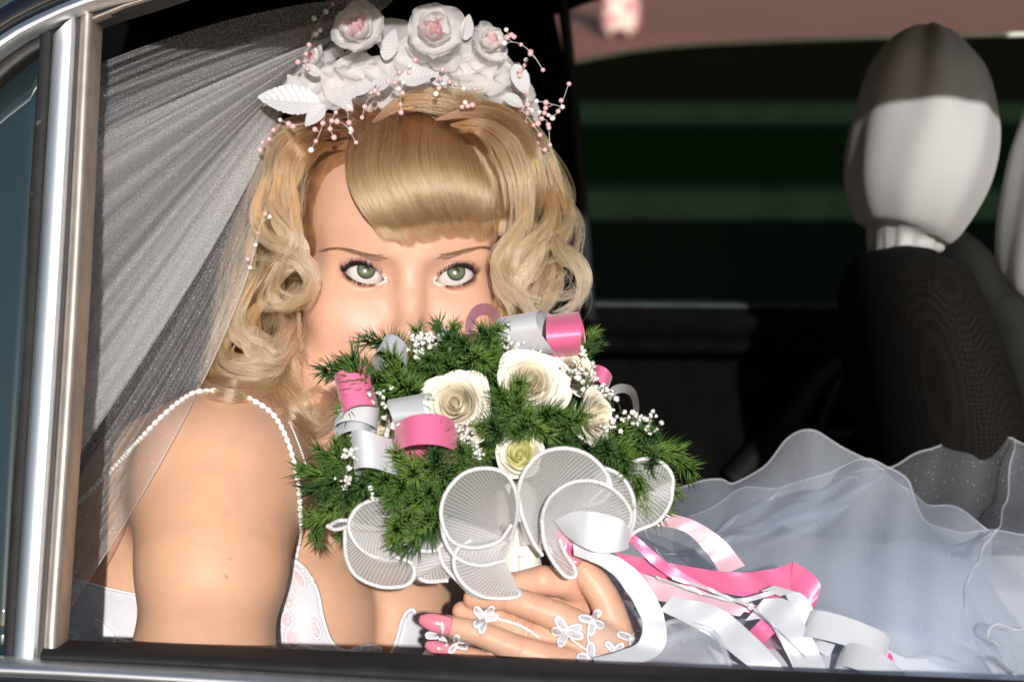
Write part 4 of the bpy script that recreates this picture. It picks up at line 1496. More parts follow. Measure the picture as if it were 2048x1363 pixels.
def lashes(sd):
    r = np.random.default_rng(9 + sd)
    S = []
    for upper in (True, False):
        N = 150 if upper else 80
        for k in range(N):
            u = r.uniform(-11.0, 13.2) if upper else r.uniform(-6.5, 12.5)
            al, up, dn = almond(np.array(u * sd), np.array(0.0), sd)
            y = float(up if upper else dn) + (-.1 if upper else .1)
            x = u * sd
            z = math.sqrt(max(14.1 ** 2 - x * x - y * y, 1))
            b = np.array([x, y, z])
            w = np.clip((u + 11) / 24, 0, 1)
            if upper:
                ln = 2.6 + 3.6 * w + r.normal(0, .6)
                d = np.array([sd * (-.35 + 1.25 * w + r.normal(0, .12)), .55, .75])
                d /= np.linalg.norm(d)
                e = b + d * ln + np.array([0, 1.6 + w, 0])
                m_ = b + d * ln * .55 + np.array([0, -.5, .3])
            else:
                ln = 1.8 + 1.7 * w + r.normal(0, .4)
                d = np.array([sd * (-.25 + 1.0 * w + r.normal(0, .2)), -.75, .5]); d /= np.linalg.norm(d)
                e = b + d * ln; m_ = b + d * ln * .5 + np.array([0, .15, .15])
            q = catmull(np.array([b, m_, e]), 6)
            S.append(fromHead(q + np.array([sd * EYE_X, 0, 0])))
    hair_obj('eyelashes', np.array(S), np.full(len(S), .85e-4), LASH, bride, tip=.2)


for sd in (-1, 1):
    lashes(sd)


# ---- nails
def nail(base, tip, wid_mm, D0, D1, nm='fingernail'):
    """a long curved varnished nail from its root to its tip (photo px)"""
    n, m = 16, 9
    a = P(*base, D0); b = P(*tip, D1)
    ax = b - a
    side = np.cross(ax / np.linalg.norm(ax), a / np.linalg.norm(a)); side /= np.linalg.norm(side)
    out_ = np.cross(side, ax); out_ /= np.linalg.norm(out_)
    if out_[1] > 0: out_ = -out_
    v = []
    for i in range(n):
        s = i / (n - 1)
        w = wid_mm / 2000 * (math.sqrt(max(0, 1 - ((s - .12) / .12) ** 2)) if s < .12 else 1.0) * (1 - .62 * max(0, (s - .55) / .45) ** 1.8)
        w = max(w, 2e-4)
        for j in range(m):
            th = (j / (m - 1) - .5) * 2 * 1.15
            c = a + ax * s + side * w * math.sin(th) / math.sin(1.15) + out_ * (w * (math.cos(th) - .45) * .9 + .0016 * math.sin(math.pi * s * .9))
            v.append(c)
    o = mesh_obj(nm, v, grid_faces(n, m), MATS.get('pink_varnish') or mat('pink_varnish', (.66, .20, .27), .12, coat=1.0, noise=.08, nscale=900), bride)
    s_ = o.modifiers.new('t', 'SOLIDIFY'); s_.thickness = .0006


nail((907, 1253), (838, 1237), 11.0, HD - .010, HD - .009)
nail((907, 1305), (850, 1287), 8.5, HD - .004, HD - .004)
nail((1158, 1131), (1122, 1096), 10.5, HD + .006, HD + .012)
nail((968, 1165), (916, 1158), 10.0, GD + .004, GD + .006)
# ------------------------------------------------------------------ cloths
def tulle_mat(name, col, alpha, glitter=.5, gscale=260, net=0.0, netscale=1500, trl=.45):
    m, n, l, b = new_mat(name)
    n.remove(b)
    out = n['Material Output']
    tr = n.new('ShaderNodeBsdfTransparent')
    df = n.new('ShaderNodeBsdfDiffuse'); df.inputs['Color'].default_value = (*col, 1)
    tl = n.new('ShaderNodeBsdfTranslucent'); tl.inputs['Color'].default_value = (*col, 1)
    m1 = n.new('ShaderNodeMixShader'); m1.inputs[0].default_value = trl
    l.new(df.outputs[0], m1.inputs[1]); l.new(tl.outputs[0], m1.inputs[2])
    m2 = n.new('ShaderNodeMixShader')
    l.new(tr.outputs[0], m2.inputs[1]); l.new(m1.outputs[0], m2.inputs[2])
    tc = n.new('ShaderNodeTexCoord')
    vo = n.new('ShaderNodeTexVoronoi'); vo.inputs['Scale'].default_value = gscale
    l.new(tc.outputs['Object'], vo.inputs['Vector'])
    lt = n.new('ShaderNodeMath'); lt.operation = 'LESS_THAN'; lt.inputs[1].default_value = .15
    l.new(vo.outputs['Distance'], lt.inputs[0])
    sp_ = n.new('ShaderNodeSeparateColor'); l.new(vo.outputs['Color'], sp_.inputs[0])
    gt = n.new('ShaderNodeMath'); gt.operation = 'LESS_THAN'; gt.inputs[1].default_value = glitter
    l.new(sp_.outputs[0], gt.inputs[0])
    mu = n.new('ShaderNodeMath'); mu.operation = 'MULTIPLY'; l.new(lt.outputs[0], mu.inputs[0]); l.new(gt.outputs[0], mu.inputs[1])
    no = n.new('ShaderNodeTexNoise'); no.inputs['Scale'].default_value = netscale; no.inputs['Detail'].default_value = 1
    l.new(tc.outputs['Object'], no.inputs['Vector'])
    mr = n.new('ShaderNodeMapRange'); mr.inputs['From Min'].default_value = .35; mr.inputs['From Max'].default_value = .65
    mr.inputs['To Min'].default_value = alpha * (1 - net); mr.inputs['To Max'].default_value = alpha * (1 + net)
    l.new(no.outputs['Fac'], mr.inputs['Value'])
    ad = n.new('ShaderNodeMath'); ad.operation = 'ADD'; ad.use_clamp = True
    m3 = n.new('ShaderNodeMath'); m3.operation = 'MULTIPLY'; m3.inputs[1].default_value = .75; l.new(mu.outputs[0], m3.inputs[0])
    l.new(mr.outputs[0], ad.inputs[0]); l.new(m3.outputs[0], ad.inputs[1])
    l.new(ad.outputs[0], m2.inputs[0])
    l.new(m2.outputs[0], out.inputs['Surface'])
    return m


def satin(name, col, rough=.32, spec=.5, metal=0.0):
    m, n, l, b = new_mat(name)
    b.inputs['Base Color'].default_value = (*col, 1)
    b.inputs['Roughness'].default_value = rough
    b.inputs['Anisotropic'].default_value = .5
    b.inputs['Metallic'].default_value = metal
    b.inputs['Sheen Weight'].default_value = .25
    b.inputs['Specular IOR Level'].default_value = spec
    uv = n.new('ShaderNodeTexCoord')
    mp = n.new('ShaderNodeMapping'); mp.inputs['Scale'].default_value = (900, 6, 1)
    l.new(uv.outputs['UV'], mp.inputs['Vector'])
    w = n.new('ShaderNodeTexNoise'); w.inputs['Scale'].default_value = 1.0; l.new(mp.outputs[0], w.inputs['Vector'])
    bp = n.new('ShaderNodeBump'); bp.inputs['Strength'].default_value = .06; bp.inputs['Distance'].default_value = .0004
    l.new(w.outputs['Fac'], bp.inputs['Height']); l.new(bp.outputs[0], b.inputs['Normal'])
    MATS[name] = m
    return m


WHITE_SATIN = satin('white_satin', (.70, .70, .74), .34)
VEIL = tulle_mat('veil_tulle', (.82, .82, .86), .25, glitter=.6, gscale=430, net=.45, netscale=1500)
VEIL_D = tulle_mat('veil_tulle_dense', (.84, .84, .87), .42, glitter=.6, gscale=430, net=.45, netscale=1500)
SKIRT_T = tulle_mat('skirt_tulle', (.80, .86, .97), .46, glitter=.10, gscale=300, net=.15)
SKIRT_G = tulle_mat('skirt_glitter', (.62, .65, .72), .20, glitter=.45, gscale=300, net=.2)
PEARL = mat('pearl', (.78, .77, .76), .22, coat=.6, noise=.05)
PINKBEAD = mat('pink_bead', (.70, .42, .44), .2, coat=.6)
THREAD = mat('white_thread', (.78, .78, .80), .6, noise=.08, nscale=400, bump=.4, bscale=1800)

dress = thing('wedding_dress', P(420, 1450, 1.5), 'white wedding dress with beaded strap, pink embroidered bodice and heaped tulle skirt', 'dress')


def bust_sdf(p):
    return smin(torso_sdf(p), chain(p, TORSO['neck'], .02), .016)


BOD = [(20, 1118), (115, 1146), (200, 1172), (282, 1190), (420, 1188), (500, 1150), (552, 1100), (585, 1118), (612, 1140), (634, 1180), (646, 1236), (664, 1284), (696, 1302), (738, 1290), (762, 1296), (770, 1330),
       (790, 1290), (808, 1232), (824, 1218), (850, 1236), (900, 1246), (1000, 1250), (1000, 1720), (20, 1720)]


def bodice_sdf(p):
    p = np.asarray(p)
    px = p[..., 0] / (KPX * p[..., 1]) + 1024; py = 681.5 - p[..., 2] / (KPX * p[..., 1])
    reg = s_poly(px.astype(np.float64), py.astype(np.float64), BOD) * KPX * 1.45
    t = bust_sdf(p)
    return np.maximum(np.abs(t - .0028) - .0022, reg).astype(p.dtype)


dpos, dfac = surface_nets(bodice_sdf, P(0, 1440, 1.62) * (1, 0, 1) + (0, 1.24, 0), np.array([.02, 1.66, P(700, 1090, 1.35)[2]]), .0028, newton=3)
bodice = mesh_obj('bodice', dpos, dfac, mat('bodice_satin', (.58, .57, .62), .5, noise=.03, nscale=40, sheen=.3), dress)


def bust_depth(px, py):
    px = np.asarray(px, float); py = np.asarray(py, float)
    dirv = np.stack([(px - 1024) * KPX, np.ones_like(px), (681.5 - py) * KPX], -1)
    t = np.full(px.shape, 1.24)
    for _ in range(60):
        t = np.minimum(t + bust_sdf(dirv * t[..., None]) * .8, 1.62)
    return t


def on_bust(pts, lift=.004):
    q = np.asarray(pts, float)
    d = bust_depth(q[:, 0], q[:, 1]) - lift
    return PP([(x, y, dd) for (x, y), dd in zip(q, d)])


def balls(name, pts, r, material, parent, geo=ICO2, squash=None):
    mb = MB()
    v, f = geo
    v = np.array(v)
    for i, p in enumerate(pts):
        s = np.asarray(r[i] if np.ndim(r) else r)
        mb.add(v * s + p, f)
    return mb.obj(name, material, parent)


# edge piping of the bodice and its embroidery
def edge_path(poly, n=160):
    return on_bust(catmull(np.array(poly, float), n), .0058)


piping = MB()
piping.tube(edge_path([(115, 1146), (200, 1172), (282, 1190)], 60), .0009, 6)
piping.obj('piping', THREAD, bodice)
mb = MB()
for poly in ([(552, 1100), (585, 1118), (612, 1140), (634, 1180), (646, 1236), (664, 1284), (696, 1302), (738, 1290), (762, 1298)], [(776, 1322), (790, 1290), (808, 1232), (824, 1218), (832, 1228)]):
    e = edge_path(poly, 120)
    mb.tube(e, .0014, 6)
mb.obj('neckline_piping', THREAD, bodice)
r = np.random.default_rng(2)
pinkfab = mat('pink_embroidery', (.72, .56, .62), .7, noise=.12, nscale=300, bump=.5, bscale=1500)


def applique(cx, cy, w, h, ang, material, parent, depthf=None, name='embroidered_leaf', lift=.0065, base_mat=None):
    """an almond of stitched thread: raised rim, filled middle"""
    ca_, sa_ = math.cos(ang), math.sin(ang)
    t = np.linspace(0, 2 * math.pi, 25)[:-1]
    lx = w / 2 * np.cos(t) * (1 - .25 * np.cos(t)); ly = h / 2 * np.sin(t)
    X = cx + lx * ca_ - ly * sa_; Y = cy + lx * sa_ + ly * ca_
    fn = depthf or bust_depth
    d = fn(X, Y) - lift
    rim = PP(list(zip(X, Y, d)))
    c0 = P(cx, cy, float(fn(np.array([cx]), np.array([cy]))[0]) - lift - .0006)
    mb = MB()
    mb.tube(rim, .00075, 5, closed=True)
    o = mb.obj(name, THREAD, parent)
    mb = MB()
    inner = c0 + (rim - c0) * .55; inner[:, 1] -= .0006
    mb.add(np.vstack([rim, inner, [c0]]), [(i, (i + 1) % 24, 24 + (i + 1) % 24, 24 + i) for i in range(24)] + [(24 + i, 24 + (i + 1) % 24, 48) for i in range(24)])
    mb.obj('filling', material, o)
    return o


for (x, y, w, h, a) in [(578, 1205, 34, 24, 1.3), (575, 1242, 34, 26, 1.5), (585, 1280, 40, 26, 1.2), (632, 1262, 40, 18, 1.35), (560, 1295, 34, 24, .5), (612, 1300, 34, 16, .2), (600, 1160, 44, 18, 1.1), (725, 1300, 44, 20, -.2), (563, 1170, 30, 16, 1.9)]:
    applique(x, y, w, h, a, pinkfab, bodice)
for (x, y, w, h, a) in [(145, 1275, 40, 30, .8), (215, 1270, 60, 22, .9), (250, 1290, 40, 16, .5), (150, 1300, 34, 16, .2)]:
    applique(x, y, w, h, a, THREAD, bodice)
bpts = [(606, 1140), (618, 1150), (625, 1165), (578, 1205), (632, 1262), (576, 1242), (722, 1296), (735, 1298), (745, 1300), (142, 1265), (150, 1280), (140, 1290), (145, 1300), (228, 1285)]
for q in on_bust(bpts, .0085):
    balls('pearl', [q], .0016, PEARL, bodice)

# strap of flat white beads over the shoulder
sp_px = catmull(np.array([(592, 1116), (601, 1060), (600, 1005), (594, 950), (577, 885), (548, 830), (503, 798), (455, 783), (412, 781), (378, 790), (320, 836), (232, 930), (120, 1042), (90, 1070)], float), 150)
sd_ = np.minimum(surf_depth(sp_px[:, 0], sp_px[:, 1]), 1.47)
kk = np.ones(9) / 9
sd_ = np.convolve(np.pad(sd_, 4, mode='edge'), kk, 'valid')
sd_ = np.minimum(sd_, surf_depth(sp_px[:, 0], sp_px[:, 1])) - .0035
spF = PP([(x, y, d) for (x, y), d in zip(sp_px, sd_)])
mb = MB(); mb.tube(spF + (0, .001, 0), .0011, 6)
strap = mb.obj('strap', THREAD, dress)
tg = np.gradient(spF, axis=0)
acc = np.concatenate([[0], np.cumsum(np.linalg.norm(np.diff(spF, axis=0), axis=1))])
nb_ = int(acc[-1] / .0048)
bead_mesh = None
for k in range(nb_):
    s = (k + .5) / nb_ * acc[-1]
    p = np.array([np.interp(s, acc, spF[:, j]) for j in range(3)])
    t = np.array([np.interp(s, acc, tg[:, j]) for j in range(3)])
    if bead_mesh is None:
        v, f = ICO2
        v = np.array(v); v = np.sign(v) * np.abs(v) ** .75 * (.0021, .0017, .0011)
        bead_mesh = bpy.data.meshes.new('strap_bead'); bead_mesh.from_pydata(v.tolist(), [], f)
        bead_mesh.polygons.foreach_set('use_smooth', [True] * len(bead_mesh.polygons)); bead_mesh.materials.append(PEARL)
    z = Vector(MF @ (-p / np.linalg.norm(p))); x = Vector(MF @ (t / np.linalg.norm(t))); y = z.cross(x).normalized(); z = x.cross(y)
    o = bpy.data.objects.new('bead', bead_mesh); COL.objects.link(o)
    o.matrix_world = Matrix.Translation(Vector(toW(p + (0, -.001, 0)))) @ Matrix((x, y, z)).transposed().to_4x4()
    adopt(o, strap)
# fine chain on the chest
nk = catmull(np.array([(575, 835), (590, 868), (604, 905), (618, 945), (640, 985), (670, 1020)], float), 40)
nd = surf_depth(nk[:, 0], nk[:, 1]) - .0012
nF = PP([(x, y, d) for (x, y), d in zip(nk, nd)])
mb = MB(); mb.tube(nF, .00035, 5)
neckl = mb.obj('necklace', THREAD)
tag(neckl, 'fine chain of tiny silver beads lying on the chest', 'necklace')
balls('bead', nF, .0011, mat('silver_bead', (.7, .68, .66), .25, metal=.6), neckl, geo=ICO1)

# ------------------------------------------------------------------ skirt
def near_lap(D, y):
    return D - .055 * min(max((y - 1000) / 180, 0), 1) * min(max((1500 - y) / 130, 0), 1)


def cloth_rows(name, rows, material, parent, n=90, m=40, folds=(), seed=0, thick=0, hem=None):
    """rows: list of polylines (px,py,D), lofted; folds: list of (amp_mm, freq_u, freq_v, phase)"""
    rows = [[(x, y + (16 if name == 'skirt' else 0), near_lap(D, y) + (.014 if name == 'skirt' else 0) if x > 1180 else D) for x, y, D in q] for q in rows]
    R_ = np.array([catmull(PP(q), n) for q in rows])             # rows x n x 3
    g = np.array([catmull(R_[:, i], m) for i in range(n)])       # n x m x 3
    u = np.linspace(0, 1, n)[:, None]; v = np.linspace(0, 1, m)[None]
    d = np.zeros((n, m)); h = np.zeros((n, m))
    for (a, fu, fv, ph) in folds:
        d += a / 1000 * np.sin(6.28 * (fu * u + fv * v) + ph)
        h += a / 2000 * np.cos(6.28 * (fu * u * .8 + fv * v * 1.1) + ph * 1.7)
    g[:, :, 1] += d; g[:, :, 2] += h
    o = mesh_obj(name, g.reshape(-1, 3), grid_faces(n, m), material, parent)
    if thick:
        s = o.modifiers.new('t', 'SOLIDIFY'); s.thickness = thick
    return o, g


under = mat('skirt_lining', (.70, .74, .84), .75, noise=.05, nscale=18, sheen=.3)
o, g = cloth_rows('skirt', [
    [(1100, 1050, 1.56), (1300, 1030, 1.56), (1500, 1055, 1.58), (1700, 1060, 1.60), (1900, 1090, 1.60), (2300, 1100, 1.60)],
    [(1100, 1150, 1.42), (1300, 1140, 1.42), (1500, 1130, 1.44), (1700, 1110, 1.46), (1900, 1130, 1.48), (2300, 1150, 1.50)],
    [(1080, 1290, 1.32), (1300, 1270, 1.32), (1500, 1230, 1.33), (1700, 1200, 1.34), (1900, 1220, 1.36), (2300, 1240, 1.38)],
    [(1050, 1400, 1.255), (1300, 1390, 1.25), (1500, 1360, 1.24), (1700, 1340, 1.24), (1900, 1350, 1.25), (2300, 1370, 1.26)],
    [(1050, 1520, 1.21), (1300, 1520, 1.20), (1500, 1520, 1.19), (1700, 1510, 1.18), (1900, 1520, 1.18), (2300, 1530, 1.18)]],
    under, dress, n=140, m=60, folds=[(2.4, 6, 1.4, .3), (1.3, 11, -1.0, 1.2)])
skirt = o
mb = MB()
lapv = [(400, 1380, 1.50), (760, 1400, 1.48), (1100, 1420, 1.46)]
o2, _ = cloth_rows('lap_cloth', [[(560, 1316, 1.34), (800, 1330, 1.36), (900, 1250, 1.40), (1000, 1210, 1.42), (1120, 1190, 1.44)], [(560, 1400, 1.30), (800, 1380, 1.30), (900, 1350, 1.32), (1000, 1330, 1.34), (1120, 1300, 1.36)], [(560, 1550, 1.27), (800, 1550, 1.26), (900, 1540, 1.26), (1000, 1540, 1.27), (1120, 1530, 1.28)]],
                    under, skirt, n=50, m=24, folds=[(3, 5, 1.4, .3), (2, 9, -1.0, 1.2)])


def tulle_sheet(rows, material, hemrow=0, n=130, m=50, folds=(), hem=.0007, name='tulle_layer'):
    o, g = cloth_rows(name, rows, material, skirt, n=n, m=m, folds=folds)
    if hem:
        mb = MB(); mb.tube(g[:, 0] if hemrow == 0 else g[:, -1], hem, 5)
        mb.obj('hem', HEMT, skirt)
    return o


HEMT = tulle_mat('hem_tulle', (.82, .82, .88), .40, glitter=.05)
HEMP = tulle_mat('hem_pinkish', (.80, .70, .72), .5, glitter=.3)
F1 = [(5, 3, .6, 0), (2.5, 7, -.4, 1)]
F2 = [(5, 3, -.5, 2), (2.5, 8, .4, .4)]
tulle_sheet([[(1240, 1040, 1.50), (1300, 1000, 1.52), (1340, 978, 1.52), (1400, 950, 1.52), (1440, 952, 1.52), (1470, 968, 1.51), (1530, 935, 1.52), (1580, 882, 1.53), (1622, 864, 1.53), (1665, 878, 1.53), (1735, 912, 1.52), (1790, 960, 1.51), (1830, 985, 1.50), (1860, 1020, 1.48), (1920, 1020, 1.46), (1985, 1062, 1.44)],
             [(1220, 1110, 1.43), (1310, 1080, 1.44), (1400, 1060, 1.44), (1440, 1060, 1.44), (1480, 1060, 1.43), (1540, 1050, 1.44), (1590, 1040, 1.45), (1640, 1040, 1.45), (1690, 1050, 1.45), (1750, 1070, 1.44), (1800, 1090, 1.43), (1850, 1110, 1.42), (1890, 1140, 1.41), (1940, 1150, 1.40), (1990, 1180, 1.39)],
             [(1210, 1240, 1.31), (1290, 1240, 1.31), (1400, 1230, 1.31), (1450, 1230, 1.31), (1500, 1230, 1.31), (1560, 1230, 1.31), (1620, 1230, 1.31), (1670, 1230, 1.31), (1720, 1240, 1.31), (1780, 1250, 1.31), (1830, 1260, 1.31), (1880, 1270, 1.31), (1930, 1290, 1.31), (1970, 1300, 1.31), (2010, 1310, 1.31)]], SKIRT_T, folds=F1)
tulle_sheet([[(1380, 1030, 1.50), (1480, 985, 1.50), (1580, 975, 1.50), (1650, 940, 1.50), (1720, 915, 1.50), (1770, 930, 1.49), (1820, 975, 1.48), (1850, 1040, 1.46), (1900, 1050, 1.45), (2060, 1075, 1.44)],
             [(1380, 1160, 1.36), (1480, 1140, 1.36), (1580, 1120, 1.36), (1660, 1120, 1.36), (1740, 1120, 1.36), (1800, 1120, 1.36), (1860, 1130, 1.36), (1910, 1150, 1.36), (1960, 1180, 1.36), (2080, 1200, 1.36)],
             [(1380, 1300, 1.27), (1480, 1300, 1.27), (1580, 1290, 1.27), (1680, 1290, 1.27), (1760, 1290, 1.27), (1820, 1300, 1.27), (1880, 1310, 1.27), (1940, 1330, 1.27), (2000, 1340, 1.27), (2090, 1360, 1.27)]], SKIRT_T, folds=F2)
tulle_sheet([[(1660, 960, 1.58), (1780, 925, 1.58), (1880, 895, 1.58), (1960, 880, 1.58), (2010, 872, 1.57), (2040, 882, 1.56), (2090, 900, 1.55), (2200, 910, 1.55)],
             [(1660, 1060, 1.52), (1780, 1050, 1.52), (1880, 1030, 1.52), (1960, 1020, 1.52), (2010, 1010, 1.51), (2050, 1010, 1.50), (2100, 1020, 1.50), (2200, 1030, 1.50)],
             [(1680, 1200, 1.42), (1790, 1200, 1.42), (1890, 1190, 1.42), (1960, 1180, 1.42), (2020, 1180, 1.42), (2060, 1180, 1.42), (2110, 1180, 1.42), (2200, 1190, 1.42)]], SKIRT_G, folds=[(4, 3, .5, 0), (2, 7, .8, 1)])
tulle_sheet([[(1960, 1085, 1.43), (1990, 1062, 1.43), (2010, 1010, 1.48), (2022, 930, 1.52), (2030, 880, 1.55)],
             [(2060, 1150, 1.42), (2080, 1080, 1.42), (2100, 1010, 1.46), (2110, 930, 1.50), (2120, 890, 1.54)],
             [(2150, 1200, 1.40), (2160, 1100, 1.41), (2170, 1010, 1.44), (2180, 930, 1.48), (2190, 890, 1.52)]], SKIRT_G, folds=[(3, 3, .5, 0)], n=50, m=30)
# front layer falling to the right with a curling pinkish hem
tulle_sheet([[(1992, 1066, 1.41), (1958, 1110, 1.38), (1932, 1190, 1.345), (1936, 1260, 1.31), (1965, 1310, 1.29), (2030, 1345, 1.228)],
             [(1900, 1090, 1.41), (1850, 1150, 1.37), (1830, 1220, 1.34), (1830, 1290, 1.305), (1850, 1340, 1.28), (1900, 1380, 1.26)],
             [(1780, 1080, 1.42), (1720, 1150, 1.38), (1690, 1230, 1.34), (1680, 1300, 1.30), (1690, 1360, 1.27), (1720, 1400, 1.25)]], SKIRT_T, n=70, m=40, folds=[(3, 3, 1.2, 0), (1.5, 7, 2, 1)], hem=.0014)
tulle_sheet([[(1330, 1250, 1.27), (1370, 1240, 1.265), (1420, 1262, 1.26), (1450, 1300, 1.25), (1462, 1340, 1.24), (1470, 1400, 1.23)],
             [(1270, 1290, 1.265), (1310, 1300, 1.26), (1350, 1320, 1.25), (1370, 1350, 1.24), (1375, 1380, 1.235), (1375, 1440, 1.225)],
             [(1230, 1330, 1.26), (1250, 1350, 1.255), (1270, 1370, 1.25), (1280, 1400, 1.24), (1280, 1430, 1.235), (1280, 1470, 1.225)]], SKIRT_T, n=60, m=30, folds=[(2, 3, 1.2, 0)], hem=.0016)
tulle_sheet([[(2000, 1295, 1.28), (1975, 1268, 1.28), (1985, 1252, 1.28), (2040, 1255, 1.28), (2100, 1262, 1.28)],
             [(2010, 1320, 1.27), (2000, 1310, 1.27), (2020, 1300, 1.27), (2060, 1300, 1.27), (2110, 1300, 1.27)],
             [(2020, 1380, 1.25), (2020, 1380, 1.25), (2040, 1370, 1.25), (2070, 1370, 1.25), (2120, 1370, 1.25)]], SKIRT_G, n=60, m=24, folds=[(2, 3, 1.2, 0)], hem=.0009)
# crushed pleats on the heap
for k in range(8):
    r = np.random.default_rng(100 + k)
    x0 = r.uniform(1420, 1660); y0 = np.interp(x0, [1380, 1600, 1800], [1050, 960, 990]) + r.uniform(0, 90)
    L_ = r.uniform(120, 320); a = r.uniform(.15, .6)
    pts = []
    for s in np.linspace(0, 1, 5):
        x = x0 + L_ * (s - .5) * math.cos(a); y = y0 - L_ * (s - .5) * math.sin(a) + r.normal(0, 5)
        D = np.interp(y, [870, 980, 1100, 1240], [1.515, 1.485, 1.40, 1.30]) - .006
        pts.append((x, y, D))
    hgt = r.uniform(16, 34)
    lo = [(x + 4 * e_, y + hgt * e_ + 1, D + .004) for (x, y, D), e_ in zip(pts, (0, .8, 1, .8, 0))]
    tulle_sheet([pts, [((a_[0] + b_[0]) / 2, (a_[1] + b_[1]) / 2, a_[2] - .003) for a_, b_ in zip(pts, lo)], lo], SKIRT_T, n=40, m=8, hem=0, name='tulle_pleat')

# ------------------------------------------------------------------ veil
veil = thing('veil', P(400, 300, 1.38), 'sheer white tulle veil sprinkled with glitter, spreading from the flower headpiece', 'veil')


def veil_sheet(name, G, O, mid, material, seed, n=150, m=46, amp=5.0, nf=9, hem=None, follow=False):
    r = np.random.default_rng(seed)
    a = catmull(PP(G), n); c = catmull(PP(O), n); b = catmull(PP(mid), n)
    v = np.linspace(0, 1, m)[None, :, None]
    g = a[:, None] * (1 - v) ** 2 + 2 * b[:, None] * v * (1 - v) + c[:, None] * v * v
    u = np.linspace(0, 1, n)
    fold = np.zeros(n); lat = np.zeros(n)
    for k in range(nf):
        f = r.uniform(2, 15); ph = r.uniform(0, 6.28); w_ = r.uniform(.4, 1) * (9 / (f + 6))
        fold += w_ * np.sin(6.28 * f * u + ph); lat += w_ * np.cos(6.28 * f * u + ph) * .5
    vv = np.linspace(0, 1, m)
    prof = (vv ** .7) * (1 - .25 * vv)
    g[:, :, 1] += amp / 1000 * fold[:, None] * prof[None]
    du = np.gradient(g, axis=0); du /= np.maximum(np.linalg.norm(du, axis=2, keepdims=True), 1e-9)
    g += du * (amp / 1000 * lat[:, None] * prof[None])[:, :, None]
    if follow:
        px = g[..., 0] / (KPX * g[..., 1]) + 1024; py = 681.5 - g[..., 2] / (KPX * g[..., 1])
        sd2 = surf_depth(px.ravel(), py.ravel(), steps=40).reshape(px.shape) - .006
        D = np.minimum(g[..., 1], sd2)
        k_ = D / g[..., 1]
        g = g * k_[..., None]
    o = mesh_obj(name, g.reshape(-1, 3), grid_faces(n, m), material, veil)
    return o, g


# upper faint layer
veil_sheet('veil_layer', [(800, -10, 1.47), (740, 40, 1.47), (690, 80, 1.46)], [(90, 175, 1.25), (80, 260, 1.25), (70, 360, 1.245)], [(470, 0, 1.40), (430, 70, 1.40), (400, 150, 1.40)], VEIL, 1, amp=4)
veil_sheet('veil_layer', [(780, 10, 1.46), (700, 60, 1.46), (640, 110, 1.45)], [(80, 225, 1.235), (75, 330, 1.235), (70, 480, 1.235)], [(430, 90, 1.39), (410, 150, 1.38), (390, 220, 1.38)], VEIL, 2, amp=6)
# the wide sheet with its clear edge
veil_sheet('veil_layer', [(720, 50, 1.455), (650, 90, 1.45), (600, 130, 1.445), (570, 180, 1.44), (556, 235, 1.435)],
           [(70, 330, 1.232), (66, 480, 1.232), (60, 650, 1.232), (50, 850, 1.232), (60, 1050, 1.235)],
           [(420, 160, 1.38), (380, 240, 1.37), (350, 340, 1.36), (340, 440, 1.355), (470, 470, 1.36)], VEIL_D, 3, amp=2.2)
veil_sheet('veil_layer', [(700, 60, 1.46), (640, 100, 1.455), (590, 150, 1.45), (562, 200, 1.445), (552, 240, 1.44)],
           [(70, 380, 1.228), (66, 520, 1.228), (60, 700, 1.228), (50, 880, 1.228), (60, 1040, 1.232)],
           [(420, 180, 1.37), (380, 260, 1.36), (350, 360, 1.35), (350, 460, 1.345), (468, 470, 1.35)], VEIL, 4, amp=2.6)
# the darker layer reaching the curls and the shoulder
o, g = veil_sheet('veil_layer', [(600, 150, 1.45), (575, 200, 1.44), (560, 250, 1.43), (550, 300, 1.42), (545, 340, 1.41)],
                  [(60, 880, 1.30), (60, 1000, 1.30), (70, 1120, 1.30), (80, 1220, 1.30), (95, 1285, 1.30)],
                  [(420, 420, 1.36), (430, 480, 1.36), (450, 560, 1.355), (470, 640, 1.35), (505, 690, 1.345)], VEIL, 5, amp=3, follow=True)
mb = MB(); mb.tube(g[-1], .0005, 5); mb.obj('hem', HEMT, veil)
# ------------------------------------------------------------------ placing shared meshes
MF4 = Matrix([list(MF[0]) + [0], list(MF[1]) + [0], list(MF[2]) + [CAM_Z], [0, 0, 0, 1]])


def raw_mesh(name, v, f, material, uvs=None):
    me = bpy.data.meshes.new(name)
    me.from_pydata(np.asarray(v).tolist(), [], f)
    me.polygons.foreach_set('use_smooth', [True] * len(me.polygons))
    if uvs is not None:
        lay = me.uv_layers.new(name='UVMap')
        li = np.empty(len(me.loops), dtype=np.int32); me.loops.foreach_get('vertex_index', li)
        lay.data.foreach_set('uv', np.asarray(uvs, dtype=np.float32)[li].ravel())
    me.materials.append(material)
    return me


def inst(name, me, MFr, parent):
    """link an object that shares me; MFr = matrix in frame F"""
    o = bpy.data.objects.new(name, me)
    COL.objects.link(o)
    o.matrix_world = MF4 @ MFr
    adopt(o, parent)
    return o


def frame_mat(origin, axis, spin=0.0, scale=1.0):
    """matrix whose local z is axis"""
    z = Vector(axis).normalized()
    x = Vector((0, 0, 1)).cross(z)
    if x.length < 1e-3: x = Vector((1, 0, 0))
    x.normalize(); y = z.cross(x)
    M = Matrix((x, y, z)).transposed().to_4x4()
    return Matrix.Translation(Vector(origin)) @ M @ Matrix.Rotation(spin, 4, 'Z') @ Matrix.Scale(scale, 4)


# ------------------------------------------------------------------ bouquet
bouquet = thing('bouquet', P(1045, 1150, 1.23), 'bridal bouquet of cream roses, feathery green fern and pink and white ribbon loops', 'bouquet')

